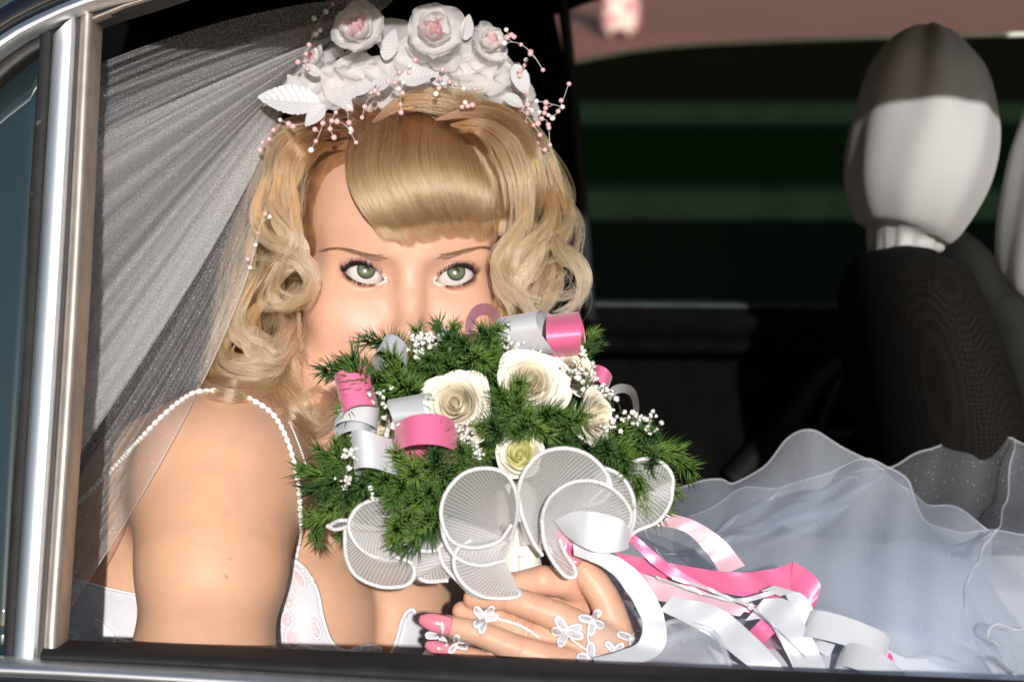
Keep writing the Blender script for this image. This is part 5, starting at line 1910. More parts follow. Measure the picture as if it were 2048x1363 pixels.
rose_mats = [mat('rose_petal_%d' % i, c, .55, spec=.3, noise=.05, nscale=80, sss=.25, sssr=(1, .8, .4), sss_scale=.003, bump=.12, bscale=350)
             for i, c in enumerate([(.80, .72, .55), (.79, .74, .62), (.79, .76, .67)])]
rose_green = mat('rose_petal_green', (.80, .78, .42), .55, spec=.3, noise=.05, nscale=80, sss=.25, sssr=(1, .8, .4), sss_scale=.003)


def rose_petal(q, seed):
    """q: 0 innermost .. 1 outermost, unit rose radius"""
    r = np.random.default_rng(seed)
    ns, nt = 12, 13
    hw = np.interp(q, [0, .3, 1], [1.9, 1.25, .92])
    rt = .10 + .86 * q ** .92
    zt = .42 - .50 * q ** 1.6
    lip = np.interp(q, [0, .35, 1], [0, .07, .20])
    ph = r.uniform(0, 6.28)
    v = []
    for i in range(ns):
        for j in range(nt):
            t = (j / (nt - 1)) * 2 - 1
            s = i / (ns - 1) * (1 - .16 * abs(t) ** 2.5 + .025 * math.sin(3.5 * t + ph))
            ang = t * hw * (.42 + .58 * math.sin(min(s * 1.25, 1) * math.pi / 2))
            rho = rt * math.sin(min(1, s * 1.02) * math.pi / 2) ** .62
            z = -.75 + (zt + .75) * s ** .9
            k = max(0, (s - .74) / .26)
            rho += lip * k * k * (1 + .25 * math.sin(2 * t + ph))
            z -= lip * .75 * k ** 2.2
            rho *= 1 + .02 * math.sin(5 * t + ph) * s
            # sides of the petal stand slightly out so edges show
            rho += .035 * q * abs(t) ** 2 * s
            v.append((rho * math.cos(ang), rho * math.sin(ang), z))
    return v, grid_faces(ns, nt)


PET = {}
for vi, q in enumerate(np.linspace(.03, 1, 11)):
    for sd in range(2):
        v, f = rose_petal(q, vi * 7 + sd)
        for mi in range(2):
            m_ = rose_mats[0 if q < .4 else (1 if q < .75 else 2)] if mi == 0 else (rose_green if q < .5 else rose_mats[2])
            PET[(vi, sd, mi)] = raw_mesh('petal', v, f, m_)


def rose(px, py, D, rpx, axis, n=24, green=False, qmax=1.0, spin=0.0):
    R_ = rpx * KPX * D * .94
    c = P(px, py, D)
    t = bpy.data.objects.new('rose', None); COL.objects.link(t)
    t.empty_display_size = .01
    t.matrix_world = Matrix.Translation(Vector(toW(c)))
    adopt(t, bouquet)
    r = np.random.default_rng(int(px))
    for k in range(n):
        q = (k / (n - 1)) ** .85 * qmax
        vi = int(round((q - .03) / .97 * 10)); vi = min(max(vi, 0), 10)
        M = frame_mat(c, axis, spin + k * 2.39996 + r.normal(0, .1), R_) @ Matrix.Rotation(r.normal(0, .05), 4, 'X') @ Matrix.Rotation(r.normal(0, .05), 4, 'Y')
        inst('petal', PET[(vi, k % 2, 1 if green else 0)], M, t)
    return t


rose(912, 806, 1.228, 76, (-.12, -1, .22), spin=.4)
rose(1058, 764, 1.238, 74, (.05, -1, .30), spin=1.7)
rose(1112, 790, 1.246, 38, (.5, -1, .0), n=14, qmax=.9)
rose(1150, 738, 1.262, 50, (.45, -.8, .55), spin=2.4)
rose(1194, 832, 1.226, 60, (.9, -.7, .1), spin=.9)
rose(1040, 908, 1.214, 58, (-.02, -1, .28), n=18, green=True, qmax=.85, spin=.2)
rose(768, 858, 1.262, 42, (-.7, -.8, .1), n=16)
rose(985, 690, 1.285, 44, (.1, -.8, .7), n=16)

# stem binding (white tape)
mb = MB()
pth = catmull(PP([(1045, 1180, 1.245), (1040, 1120, 1.25), (1035, 1040, 1.262), (1030, 960, 1.275)]), 24)
mb.tube(pth, [.0128, .0126, .0124] + [.0125] * 21, 28)
hdl = mb.obj('handle', mat('white_tape', (.74, .71, .66), .45, noise=.04, nscale=100), bouquet)
ruled('tape_seam', [(1040, 1172, 1.2305), (1038, 1140, 1.233), (1036, 1110, 1.236)], [(1050, 1171, 1.2305), (1048, 1140, 1.233), (1046, 1110, 1.236)], mat('seam_pink', (.72, .62, .58), .5), hdl, n=10, m=3)

# ---- fern
greens = [mat('fern_%d' % i, c, .5, noise=.2, nscale=60) for i, c in enumerate([(.052, .125, .014), (.085, .165, .022), (.030, .085, .012), (.11, .19, .03)])]


def sprig_mesh(seed, nodes=13, length=1.0, needle=.42, per=17):
    r = np.random.default_rng(seed)
    mb = MB()
    pts = catmull(np.array([(0, 0, 0), (r.normal(0, .06), .12 + r.normal(0, .05), .35), (r.normal(0, .1), .10, .7), (r.normal(0, .12), -.02, 1.0)]), 30)
    mb.tube(pts, np.linspace(.018, .008, 30), 4)
    tg = np.gradient(pts, axis=0); tg /= np.linalg.norm(tg, axis=1, keepdims=True)
    for k in range(nodes):
        s = .12 + .88 * k / (nodes - 1)
        i = int(s * 29)
        b = pts[i]; t = tg[i]
        ln0 = needle * (1.05 - .45 * s)
        a_ = np.array([1.0, 0, 0]); a_ -= t * (a_ @ t); a_ /= np.linalg.norm(a_); c_ = np.cross(t, a_)
        for j in range(per):
            ph = r.uniform(0, 6.28); op = r.uniform(.45, 1.25)
            rad = a_ * math.cos(ph) + c_ * math.sin(ph)
            d = t * math.cos(op) + rad * math.sin(op)
            ln = ln0 * r.uniform(.7, 1.15)
            cv = (t * .5 + r.normal(0, .25, 3)) * ln * .45
            p0 = b + r.normal(0, .015, 3); p1 = p0 + d * ln * .5 + cv * .25; p2 = p0 + d * ln + cv
            sdv = np.cross(d, np.array([.3, -.8, .5])); sdv /= max(np.linalg.norm(sdv), 1e-6)
            up = np.cross(sdv, d)
            w = .0125
            mb.add([p0 - sdv * w, p0 + sdv * w, p1 + sdv * w, p1 - sdv * w, p1 + up * w * .9, p2], [(0, 1, 2, 3), (3, 2, 5), (1, 0, 4), (2, 1, 4), (0, 3, 4), (4, 3, 5), (2, 4, 5)])
    return np.vstack(mb.v), mb.f


SPRIG = [raw_mesh('fern_sprig', *sprig_mesh(k), greens[k % 4]) for k in range(8)]


def sprig(base, tip, seed):
    r = np.random.default_rng(seed)
    a = P(*base); b = P(*tip)
    ax = b - a
    M = frame_mat(a, ax, r.uniform(0, 6.28), np.linalg.norm(ax) * 1.05)
    inst('fern_sprig', SPRIG[seed % 8], M, bouquet)


SP = []
for (x0, y0, x1, y1, d0, d1) in [
    (800, 800, 722, 715, 1.255, 1.222), (800, 790, 705, 758, 1.255, 1.226), (790, 800, 742, 690, 1.258, 1.235), (800, 810, 700, 800, 1.255, 1.228), (810, 780, 800, 690, 1.258, 1.24), (820, 800, 780, 740, 1.25, 1.215), (760, 800, 690, 730, 1.26, 1.235),
    (850, 760, 830, 670, 1.262, 1.248), (870, 760, 880, 655, 1.265, 1.255), (930, 740, 905, 660, 1.262, 1.25), (950, 740, 960, 668, 1.258, 1.236), (945, 735, 990, 655, 1.262, 1.25), (920, 750, 890, 705, 1.258, 1.228), (960, 750, 985, 700, 1.255, 1.235), (940, 750, 930, 690, 1.25, 1.222), (985, 720, 1015, 660, 1.27, 1.262), (865, 770, 850, 720, 1.25, 1.225), (925, 742, 960, 720, 1.25, 1.218),
    (1150, 760, 1195, 690, 1.285, 1.285), (1150, 740, 1180, 665, 1.29, 1.29),
    (1000, 860, 1000, 790, 1.235, 1.205), (1010, 850, 1030, 790, 1.235, 1.202), (1020, 860, 985, 835, 1.232, 1.20), (1030, 840, 1090, 860, 1.23, 1.20), (1040, 850, 1130, 850, 1.232, 1.205), (1050, 850, 1160, 835, 1.235, 1.212), (1090, 850, 1150, 880, 1.235, 1.212), (1010, 850, 960, 862, 1.235, 1.208), (1050, 850, 1030, 862, 1.226, 1.196),
    (1200, 900, 1270, 850, 1.25, 1.235), (1200, 900, 1310, 870, 1.25, 1.235), (1210, 910, 1345, 900, 1.25, 1.235), (1220, 920, 1365, 940, 1.25, 1.238), (1230, 930, 1340, 975, 1.248, 1.232), (1220, 910, 1300, 920, 1.24, 1.215), (1230, 920, 1320, 1010, 1.245, 1.228), (1210, 900, 1250, 940, 1.238, 1.21), (1250, 930, 1280, 990, 1.24, 1.215), (1180, 880, 1210, 920, 1.235, 1.205), (1290, 960, 1300, 1030, 1.24, 1.225),
    (760, 950, 650, 895, 1.25, 1.232), (760, 950, 620, 940, 1.25, 1.232), (760, 960, 630, 985, 1.25, 1.232), (750, 970, 640, 1040, 1.25, 1.235), (760, 980, 690, 1060, 1.25, 1.232), (720, 940, 665, 900, 1.24, 1.22), (720, 960, 655, 965, 1.24, 1.218), (740, 990, 660, 1010, 1.24, 1.218), (700, 980, 640, 1075, 1.248, 1.24), (730, 930, 690, 880, 1.255, 1.24), (760, 980, 700, 1000, 1.235, 1.21),
    (880, 950, 790, 920, 1.235, 1.208), (880, 950, 770, 965, 1.235, 1.205), (890, 960, 800, 1010, 1.23, 1.20), (900, 960, 850, 900, 1.232, 1.202), (880, 960, 830, 940, 1.228, 1.195), (890, 970, 870, 1010, 1.225, 1.195), (860, 970, 800, 1060, 1.228, 1.198), (850, 980, 820, 1090, 1.226, 1.196), (840, 1000, 780, 1075, 1.228, 1.20), (900, 950, 920, 900, 1.232, 1.204), (930, 930, 960, 900, 1.235, 1.212), (840, 960, 750, 940, 1.23, 1.203), (870, 1000, 840, 1060, 1.222, 1.192), (830, 960, 780, 1000, 1.222, 1.194)]:
    SP.append(((x0, y0, d0), (x1, y1, d1)))
for k, (a, b) in enumerate(SP):
    sprig(a, b, 300 + k)

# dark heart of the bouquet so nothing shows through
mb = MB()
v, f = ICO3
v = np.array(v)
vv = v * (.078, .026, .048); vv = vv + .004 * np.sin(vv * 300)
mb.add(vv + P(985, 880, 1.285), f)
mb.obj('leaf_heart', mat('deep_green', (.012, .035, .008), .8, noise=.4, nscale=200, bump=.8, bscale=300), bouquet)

# ---- baby's breath: tiny ruffled florets on hair-thin stalks
gyp = mat('gypsophila', (.72, .72, .68), .7, noise=.05, nscale=300)
stalk = mat('stalk', (.18, .25, .08), .6)


def floret_geo(seed):
    r = np.random.default_rng(seed)
    v, f = ICO2
    v = np.array(v)
    n_ = 1 + .42 * np.sin(v[:, 0] * 7 + r.uniform(0, 6)) * np.sin(v[:, 1] * 8 + r.uniform(0, 6)) + .3 * np.sin(v[:, 2] * 9 + r.uniform(0, 6))
    return v * n_[:, None], f


FLO = [raw_mesh('floret', *floret_geo(k), gyp) for k in range(5)]
r = np.random.default_rng(21)
for (cx, cy, sx, sy, D, n) in [(860, 680, 34, 18, 1.238, 30), (830, 700, 20, 16, 1.235, 12), (900, 690, 20, 14, 1.24, 10), (765, 800, 24, 28, 1.218, 9), (785, 855, 14, 14, 1.215, 6), (930, 870, 22, 26, 1.212, 18), (955, 905, 16, 14, 1.212, 10), (1165, 738, 26, 24, 1.228, 16), (1195, 785, 30, 26, 1.232, 20), (1265, 838, 34, 16, 1.232, 16), (1160, 700, 14, 10, 1.26, 6), (700, 930, 18, 34, 1.208, 14), (690, 965, 14, 12, 1.21, 6), (1020, 690, 20, 16, 1.245, 12), (1060, 700, 24, 12, 1.25, 8), (1210, 850, 22, 18, 1.228, 10), (740, 985, 10, 10, 1.205, 4), (1300, 862, 14, 10, 1.232, 6)]:
    base = P(cx + r.uniform(-10, 10), cy + 45, D + .03)
    st = MB()
    pts = []
    n = int(n * 1.5)
    for k in range(n):
        p = P(cx + r.normal(0, sx * .6), cy + r.normal(0, sy * .6), D + r.normal(0, .004))
        pts.append(p)
        st.tube(catmull(np.array([base, (base + p) / 2 + r.normal(0, .003, 3), p]), 6), .00025, 3)
    o = st.obj('gypsophila_spray', stalk, bouquet)
    for k, p in enumerate(pts):
        inst('floret', FLO[k % 5], frame_mat(p, r.normal(0, 1, 3), 0, r.uniform(.0008, .0016)), o)

# ---- ribbons
PINK = satin('pink_satin', (.84, .17, .35), .36, .8, .3)
PALEPINK = satin('pale_pink_satin', (.66, .42, .50), .36, .8, .2)
RWHITE = satin('white_ribbon', (.62, .64, .69), .34, .8, .22)


def loop(cx, cy, D, rx, rd, w, axis_deg, tilt, material, name='ribbon_loop', open_=0.0, start=0.0, flare=0.0, sq=1.0):
    """a ribbon loop: ellipse of half-length rx px (across the axis) and half-depth rd mm, ribbon width w px along the axis"""
    k = KPX * D
    n, m = 64, 5
    a = R(axis_deg)
    ax = np.array([math.cos(a), 0, math.sin(a)])
    tl = R(tilt)
    ax = ax * math.cos(tl) + np.array([0, -1, 0]) * math.sin(tl)
    ac = np.array([math.sin(a), 0, -math.cos(a)])
    dp_ = np.cross(ax, ac); dp_ /= np.linalg.norm(dp_)
    c = P(cx, cy, D)
    v = []; uv = []
    for i in range(n):
        th = start + (2 * math.pi - open_) * i / (n - 1)
        co, si = math.cos(th), math.sin(th)
        for j in range(m):
            t = j / (m - 1) - .5
            f_ = (1 + flare * t) * (1 + .07 * math.sin(2 * th + cx) + .05 * math.sin(3 * th + cy))
            sh_ = .10 * w * k * math.sin(th + cy * .37) + .04 * w * k * math.sin(2 * th + cx * .21)
            v.append(c + ac * rx * k * co * f_ + dp_ * rd / 1000 * si * f_ * sq + ax * (t * w * k * (1 + .05 * math.sin(2 * th + cx)) + sh_))
            uv.append((i / (n - 1), j / (m - 1)))
    o = mesh_obj(name, v, grid_faces(n, m), material, bouquet, uvs=uv)
    return o


loop(852, 880, 1.212, 66, 20, 62, 92, -22, PINK)
loop(748, 912, 1.214, 42, 16, 74, 96, -14, RWHITE)
loop(825, 822, 1.222, 28, 14, 78, 8, 18, RWHITE, flare=.1)
loop(712, 782, 1.232, 34, 16, 84, 104, -18, PINK)
loop(712, 838, 1.235, 40, 14, 44, 84, -20, RWHITE)
loop(708, 872, 1.238, 36, 14, 34, 80, -30, RWHITE)
loop(784, 712, 1.238, 32, 14, 52, 75, -35, RWHITE, flare=-.3)
loop(968, 656, 1.275, 38, 0, 30, 90, 0, PINK, sq=0) if False else None
# arch standing in front of the cheek, seen edge-on to its axis
ruled('ribbon_loop', [(930, 668, 1.262), (932, 640, 1.262), (946, 615, 1.262), (966, 606, 1.262), (988, 612, 1.262), (1003, 636, 1.262), (1004, 668, 1.262)],
      [(946, 668, 1.285), (948, 648, 1.285), (956, 634, 1.285), (968, 630, 1.285), (980, 634, 1.285), (988, 648, 1.285), (990, 668, 1.285)], PINK, bouquet, n=50, m=5, thick=0)
loop(1062, 668, 1.262, 44, 18, 84, 10, 24, RWHITE)
loop(1040, 672, 1.27, 40, 15, 70, 14, 20, RWHITE)
loop(1130, 672, 1.268, 48, 20, 66, 6, 10, PINK)
loop(1196, 760, 1.285, 24, 12, 34, 70, -20, PINK)
ruled('ribbon_loop', [(1212, 800, 1.275), (1222, 775, 1.275), (1245, 767, 1.275), (1268, 776, 1.275), (1278, 806, 1.275), (1276, 840, 1.275)],
      [(1216, 815, 1.30), (1226, 793, 1.30), (1244, 785, 1.30), (1260, 792, 1.30), (1266, 815, 1.30), (1262, 845, 1.30)], RWHITE, bouquet, n=40, m=5, thick=0)
# hanging ribbons below the ruffle
def rib(A, B, mt, nm='ribbon_tail', n=60, bow=0.0):
    return ruled(nm, A, B, mt, bouquet, n=max(n, 60), m=7, bow=bow, thick=0, wave=.0013)


rib([(1108, 1040, 1.198), (1150, 1022, 1.190), (1200, 1025, 1.186), (1245, 1040, 1.190), (1262, 1062, 1.198)], [(1128, 1068, 1.198), (1160, 1090, 1.190), (1200, 1105, 1.186), (1235, 1103, 1.190), (1256, 1096, 1.198)], RWHITE)
rib([(1145, 1078, 1.204), (1200, 1098, 1.200), (1262, 1130, 1.198), (1310, 1190, 1.196), (1332, 1250, 1.192), (1325, 1300, 1.188), (1280, 1325, 1.184), (1200, 1340, 1.180)],
    [(1148, 1110, 1.204), (1190, 1125, 1.200), (1228, 1150, 1.198), (1262, 1195, 1.196), (1285, 1245, 1.194), (1275, 1285, 1.192), (1240, 1300, 1.190), (1185, 1315, 1.188)], RWHITE)
rib([(1120, 1050, 1.206), (1140, 1062, 1.208), (1150, 1080, 1.210)], [(1112, 1072, 1.206), (1128, 1095, 1.208), (1138, 1110, 1.210)], PINK, n=20)
rib([(1232, 1104, 1.235), (1344, 1126, 1.232), (1456, 1143, 1.236), (1540, 1138, 1.242), (1590, 1122, 1.246)], [(1248, 1134, 1.230), (1350, 1162, 1.227), (1480, 1191, 1.230), (1575, 1191, 1.236), (1636, 1170, 1.242)], PINK)
rib([(1586, 1122, 1.2445), (1616, 1140, 1.240), (1640, 1167, 1.236), (1634, 1200, 1.232), (1622, 1234, 1.228)], [(1575, 1190, 1.238), (1590, 1195, 1.236), (1606, 1205, 1.234), (1604, 1228, 1.230), (1600, 1260, 1.226)], PINK, n=30)
rib([(1262, 1062, 1.226), (1330, 1120, 1.222), (1400, 1164, 1.222), (1470, 1196, 1.224), (1530, 1214, 1.226)], [(1254, 1076, 1.226), (1320, 1140, 1.222), (1395, 1182, 1.222), (1462, 1212, 1.224), (1520, 1230, 1.226)], PINK, n=40)
rib([(1240, 1130, 1.226), (1330, 1160, 1.220), (1430, 1190, 1.218), (1500, 1210, 1.218)], [(1250, 1190, 1.222), (1320, 1200, 1.216), (1400, 1215, 1.214), (1480, 1232, 1.214)], PALEPINK, n=40)
rib([(1309, 1050, 1.25), (1370, 1063, 1.247), (1421, 1114, 1.243), (1441, 1150, 1.24)], [(1321, 1022, 1.25), (1388, 1040, 1.247), (1446, 1078, 1.243), (1490, 1130, 1.24)], PALEPINK, n=40)
rib([(1344, 1192, 1.214), (1433, 1212, 1.212), (1503, 1265, 1.208), (1562, 1330, 1.20), (1590, 1400, 1.195)], [(1320, 1220, 1.21), (1403, 1261, 1.206), (1470, 1310, 1.20), (1520, 1355, 1.195), (1545, 1410, 1.19)], RWHITE)
rib([(1527, 1196, 1.220), (1575, 1200, 1.216), (1610, 1250, 1.21), (1650, 1330, 1.20), (1665, 1400, 1.195)], [(1490, 1240, 1.216), (1530, 1240, 1.212), (1560, 1280, 1.206), (1590, 1345, 1.198), (1600, 1400, 1.193)], RWHITE)
loop(1535, 1268, 1.225, 46, 14, 40, 135, -24, PINK)
rib([(1560, 1190, 1.222), (1600, 1185, 1.219), (1625, 1215, 1.216), (1620, 1260, 1.212), (1590, 1290, 1.21)], [(1520, 1180, 1.226), (1555, 1172, 1.224), (1576, 1200, 1.22), (1572, 1240, 1.216), (1550, 1262, 1.213)], RWHITE, n=30)
loop(1690, 1278, 1.215, 86, 12, 58, 68, -28, RWHITE)
loop(1740, 1345, 1.20, 74, 12, 56, 60, -34, RWHITE)
rib([(1690, 1306, 1.222), (1730, 1304, 1.222), (1760, 1315, 1.222)], [(1680, 1318, 1.22), (1730, 1322, 1.22), (1762, 1332, 1.22)], PINK, n=16)
rib([(1762, 1296, 1.22), (1780, 1305, 1.218), (1790, 1322, 1.216)], [(1755, 1312, 1.22), (1772, 1322, 1.218), (1782, 1340, 1.216)], PINK, n=16)
for pts in ([(1272, 1022, 1.225), (1300, 1080, 1.222), (1340, 1132, 1.22), (1352, 1150, 1.22)], [(1310, 1150, 1.214), (1400, 1180, 1.208), (1470, 1196, 1.206), (1545, 1180, 1.21)], [(1340, 1150, 1.21), (1430, 1180, 1.205), (1530, 1230, 1.20), (1600, 1330, 1.195), (1640, 1390, 1.19)], [(1500, 1200, 1.208), (1560, 1260, 1.203), (1610, 1310, 1.198)]):
    a = [(x, y, d) for x, y, d in pts]; b = [(x + 5, y + 8, d) for x, y, d in pts]
    rib(a, b, RWHITE, nm='ribbon_string', n=40)

# ---- ruffle of stiff net with a corded edge
def net_mat():
    m, n, l, b = new_mat('stiff_net')
    n.remove(b)
    out = n['Material Output']
    tc = n.new('ShaderNodeTexCoord')
    mp = n.new('ShaderNodeMapping'); mp.inputs['Rotation'].default_value = (0, 0, R(45)); l.new(tc.outputs['UV'], mp.inputs['Vector'])
    sx = n.new('ShaderNodeSeparateXYZ'); l.new(mp.outputs[0], sx.inputs[0])
    fs = []
    for ax in ('X', 'Y'):
        mu = n.new('ShaderNodeMath'); mu.operation = 'MULTIPLY'; mu.inputs[1].default_value = 1.0 / .0016; l.new(sx.outputs[ax], mu.inputs[0])
        fr = n.new('ShaderNodeMath'); fr.operation = 'FRACT'; l.new(mu.outputs[0], fr.inputs[0])
        lt = n.new('ShaderNodeMath'); lt.operation = 'LESS_THAN'; lt.inputs[1].default_value = .30; l.new(fr.outputs[0], lt.inputs[0])
        fs.append(lt)
    mx_ = n.new('ShaderNodeMath'); mx_.operation = 'MAXIMUM'; l.new(fs[0].outputs[0], mx_.inputs[0]); l.new(fs[1].outputs[0], mx_.inputs[1])
    al = n.new('ShaderNodeMapRange'); al.inputs['To Min'].default_value = .36; al.inputs['To Max'].default_value = .88; l.new(mx_.outputs[0], al.inputs['Value'])
    tr = n.new('ShaderNodeBsdfTransparent')
    d1_ = n.new('ShaderNodeBsdfPrincipled'); d1_.inputs['Base Color'].default_value = (.90, .90, .93, 1); d1_.inputs['Roughness'].default_value = .3
    d2_ = n.new('ShaderNodeBsdfTranslucent'); d2_.inputs['Color'].default_value = (.90, .90, .93, 1)
    df = n.new('ShaderNodeMixShader'); df.inputs[0].default_value = .55; l.new(d1_.outputs[0], df.inputs[1]); l.new(d2_.outputs[0], df.inputs[2])
    ms = n.new('ShaderNodeMixShader'); l.new(al.outputs[0], ms.inputs[0]); l.new(tr.outputs[0], ms.inputs[1]); l.new(df.outputs[0], ms.inputs[2])
    l.new(ms.outputs[0], out.inputs['Surface'])
    return m


NET = net_mat()


def ruffle(outline, root, rootD, bulge=.004, cord=.00125, n=90, m=14, part=True):
    """a lobe of net: corded outline (px,py,D) gathered down to a short root line"""
    o_ = catmull(PP(outline), n)
    rootD -= .032
    a = P(*root[0], rootD); b = P(*root[1], rootD)
    t = np.linspace(0, 1, n)[:, None]
    rt = a * (1 - t) + b * t
    s = np.linspace(0, 1, m)[None, :, None]
    g = o_[:, None] * (1 - s) + rt[:, None] * s
    g[:, :, 1] += bulge * np.sin(math.pi * s[..., 0]) * 1.0
    # uv in metres along the sheet
    lu = np.concatenate([[0], np.cumsum(np.linalg.norm(np.diff(o_, axis=0), axis=1))])
    lv = np.linalg.norm(o_ - rt, axis=1)
    uv = np.stack([np.broadcast_to(lu[:, None], (n, m)) * (1 - .5 * s[..., 0]), lv[:, None] * s[..., 0]], -1).reshape(-1, 2)
    ob = mesh_obj('net_ruffle', g.reshape(-1, 3), grid_faces(n, m), NET, bouquet, uvs=uv)
    mb = MB(); mb.tube(o_, cord, 7)
    mb.obj('corded_edge', CORD, ob)
    return ob


CORD = mat('cord', (.80, .80, .83), .55, bump=.8, bscale=1400)
# from the photo: lobes left to right
ruffle([(1022, 1080, 1.22), (1034, 1030, 1.203), (1032, 985, 1.193), (1012, 948, 1.19), (975, 936, 1.19), (930, 945, 1.19), (895, 980, 1.188), (882, 1025, 1.186), (895, 1070, 1.188), (920, 1090, 1.192), (960, 1094, 1.195), (1000, 1080, 1.20), (1022, 1050, 1.208)], [(985, 1060), (1030, 1075)], 1.25)
ruffle([(882, 1030, 1.19), (890, 1080, 1.19), (915, 1115, 1.192), (960, 1130, 1.198), (1010, 1120, 1.206)], [(1000, 1070), (1035, 1070)], 1.248)
ruffle([(1040, 1040, 1.21), (1036, 990, 1.20), (1048, 945, 1.194), (1080, 908, 1.192), (1125, 896, 1.192), (1170, 906, 1.194), (1205, 935, 1.196), (1222, 970, 1.198), (1212, 995, 1.20), (1185, 1008, 1.202), (1165, 1008, 1.204)], [(1045, 1090), (1100, 1085)], 1.248)
ruffle([(1036, 985, 1.204), (1045, 1030, 1.204), (1065, 1080, 1.206), (1085, 1110, 1.21)], [(1060, 1080), (1080, 1095)], 1.24)
ruffle([(1170, 1010, 1.206), (1215, 965, 1.197), (1200, 935, 1.21), (1240, 950, 1.21), (1265, 990, 1.208), (1268, 1040, 1.21), (1255, 1080, 1.216)], [(1080, 1095), (1110, 1090)], 1.25)
ruffle([(1090, 1080, 1.208), (1084, 1040, 1.196), (1100, 995, 1.188), (1140, 966, 1.184), (1190, 962, 1.184), (1235, 985, 1.188), (1262, 1025, 1.194), (1255, 1065, 1.20)], [(1070, 1100), (1110, 1100)], 1.24)
ruffle([(1084, 1040, 1.194), (1088, 1080, 1.192), (1102, 1115, 1.190), (1130, 1150, 1.188), (1150, 1152, 1.188), (1148, 1132, 1.19), (1130, 1105, 1.194), (1120, 1080, 1.20)], [(1080, 1085), (1095, 1085)], 1.23)
ruffle([(1000, 1180, 1.206), (1036, 1180, 1.196), (1035, 1192, 1.192), (1000, 1196, 1.19), (960, 1190, 1.188), (925, 1165, 1.188), (908, 1130, 1.190), (915, 1098, 1.194), (940, 1080, 1.20)], [(985, 1085), (1030, 1085)], 1.246)
ruffle([(1040, 1190, 1.20), (1000, 1196, 1.204), (950, 1190, 1.206), (915, 1160, 1.206), (888, 1130, 1.208), (880, 1100, 1.212), (895, 1070, 1.218)], [(980, 1085), (1020, 1090)], 1.25)
ruffle([(895, 1160, 1.222), (855, 1162, 1.216), (835, 1150, 1.214), (830, 1120, 1.214), (832, 1090, 1.22)], [(960, 1085), (990, 1085)], 1.252)
ruffle([(890, 1080, 1.208), (870, 1100, 1.204), (830, 1098, 1.202), (800, 1080, 1.204), (795, 1060, 1.21)], [(960, 1075), (985, 1080)], 1.25)
ruffle([(812, 1120, 1.224), (765, 1118, 1.216), (720, 1095, 1.208), (698, 1055, 1.206), (712, 1018, 1.206), (745, 1000, 1.208), (790, 1000, 1.212), (830, 1010, 1.22)], [(930, 1075), (975, 1075)], 1.254)
ruffle([(690, 1060, 1.22), (692, 1110, 1.21), (712, 1150, 1.204), (760, 1172, 1.20), (810, 1170, 1.20), (828, 1150, 1.20), (822, 1125, 1.204), (790, 1112, 1.208)], [(930, 1085), (975, 1085)], 1.25)
ruffle([(655, 1052, 1.224), (672, 1058, 1.218), (700, 1050, 1.214), (705, 1043, 1.214), (680, 1040, 1.216), (655, 1052, 1.222)], [(760, 1060), (780, 1062)], 1.245, n=40)
ruffle([(1340, 1000, 1.226), (1346, 960, 1.222), (1330, 930, 1.22), (1295, 917, 1.22), (1265, 925, 1.222), (1250, 945, 1.23)], [(1090, 1060), (1120, 1080)], 1.26)
ruffle([(1344, 960, 1.224), (1342, 1000, 1.222), (1318, 1040, 1.22), (1275, 1060, 1.216), (1255, 1075, 1.216)], [(1090, 1085), (1120, 1095)], 1.258)

# ------------------------------------------------------------------ lace mitten on the near hand
lace = thing('lace_mitten', P(1180, 1290, HD), 'fingerless white lace mitten with embroidered petals over the knuckles of the hand', 'mitten')


def hand_depth(px, py):
    px = np.asarray(px, float); py = np.asarray(py, float)
    dirv = np.stack([(px - 1024) * KPX, np.ones_like(px), (681.5 - py) * KPX], -1)
    t = np.full(px.shape, 1.17)
    for _ in range(40):
        t = np.minimum(t + hands_sdf(dirv * t[..., None]) * .8, 1.245)
    return t


LILAC = mat('lace_filling', (.66, .62, .68), .7, noise=.15, nscale=500, bump=.8, bscale=1500)
SHEER = tulle_mat('lace_net', (.80, .74, .76), .30, glitter=.2)


def lace_flower(cx, cy, petals, rpx, rot=0.0, lift=.0022):
    o = None
    for k in range(petals):
        a = rot + k * 2 * math.pi / petals
        w = rpx * (1.15 + .35 * math.sin(k * 2.1 + cx)); h = rpx * .50; a += .35 * math.sin(k * 3.7 + cy)
        q = applique(cx + math.cos(a) * rpx * .62, cy + math.sin(a) * rpx * .62, w, h, a, LILAC, lace, depthf=hand_depth, name='lace_petal', lift=lift)
    balls('pearl', [P(cx, cy, float(hand_depth(np.array([cx]), np.array([cy]))[0]) - lift - .0012)], .0013, PEARL, lace)


lace_flower(1132, 1262, 5, 30, .6)
lace_flower(1186, 1240, 4, 26, .3)
lace_flower(1182, 1318, 5, 30, 1.0)
lace_flower(1228, 1300, 3, 20, -.4)
lace_flower(968, 1236, 5, 26, .2, lift=.004)
lace_flower(880, 1270, 3, 26, 2.9, lift=.003)
lace_flower(912, 1288, 3, 20, .3, lift=.003)
lace_flower(1262, 1275, 3, 24, 1.4, lift=.002)
br = catmull(np.array([(1000, 1238), (1030, 1246), (1055, 1258), (1075, 1272)], float), 13)
bd = hand_depth(br[:, 0], br[:, 1]) - .0018
for (x, y), d in zip(br, bd):
    balls('bead', [P(x, y, d)], .0014, PEARL, lace, geo=ICO1)
mb = MB(); st_ = catmull(np.array([(1140, 1275), (1160, 1290), (1180, 1300), (1175, 1270), (1180, 1250)], float), 40)
sd3 = hand_depth(st_[:, 0], st_[:, 1]) - .002
mb.tube(PP([(x, y, d) for (x, y), d in zip(st_, sd3)]), .0007, 5); mb.obj('stitched_stem', THREAD, lace)
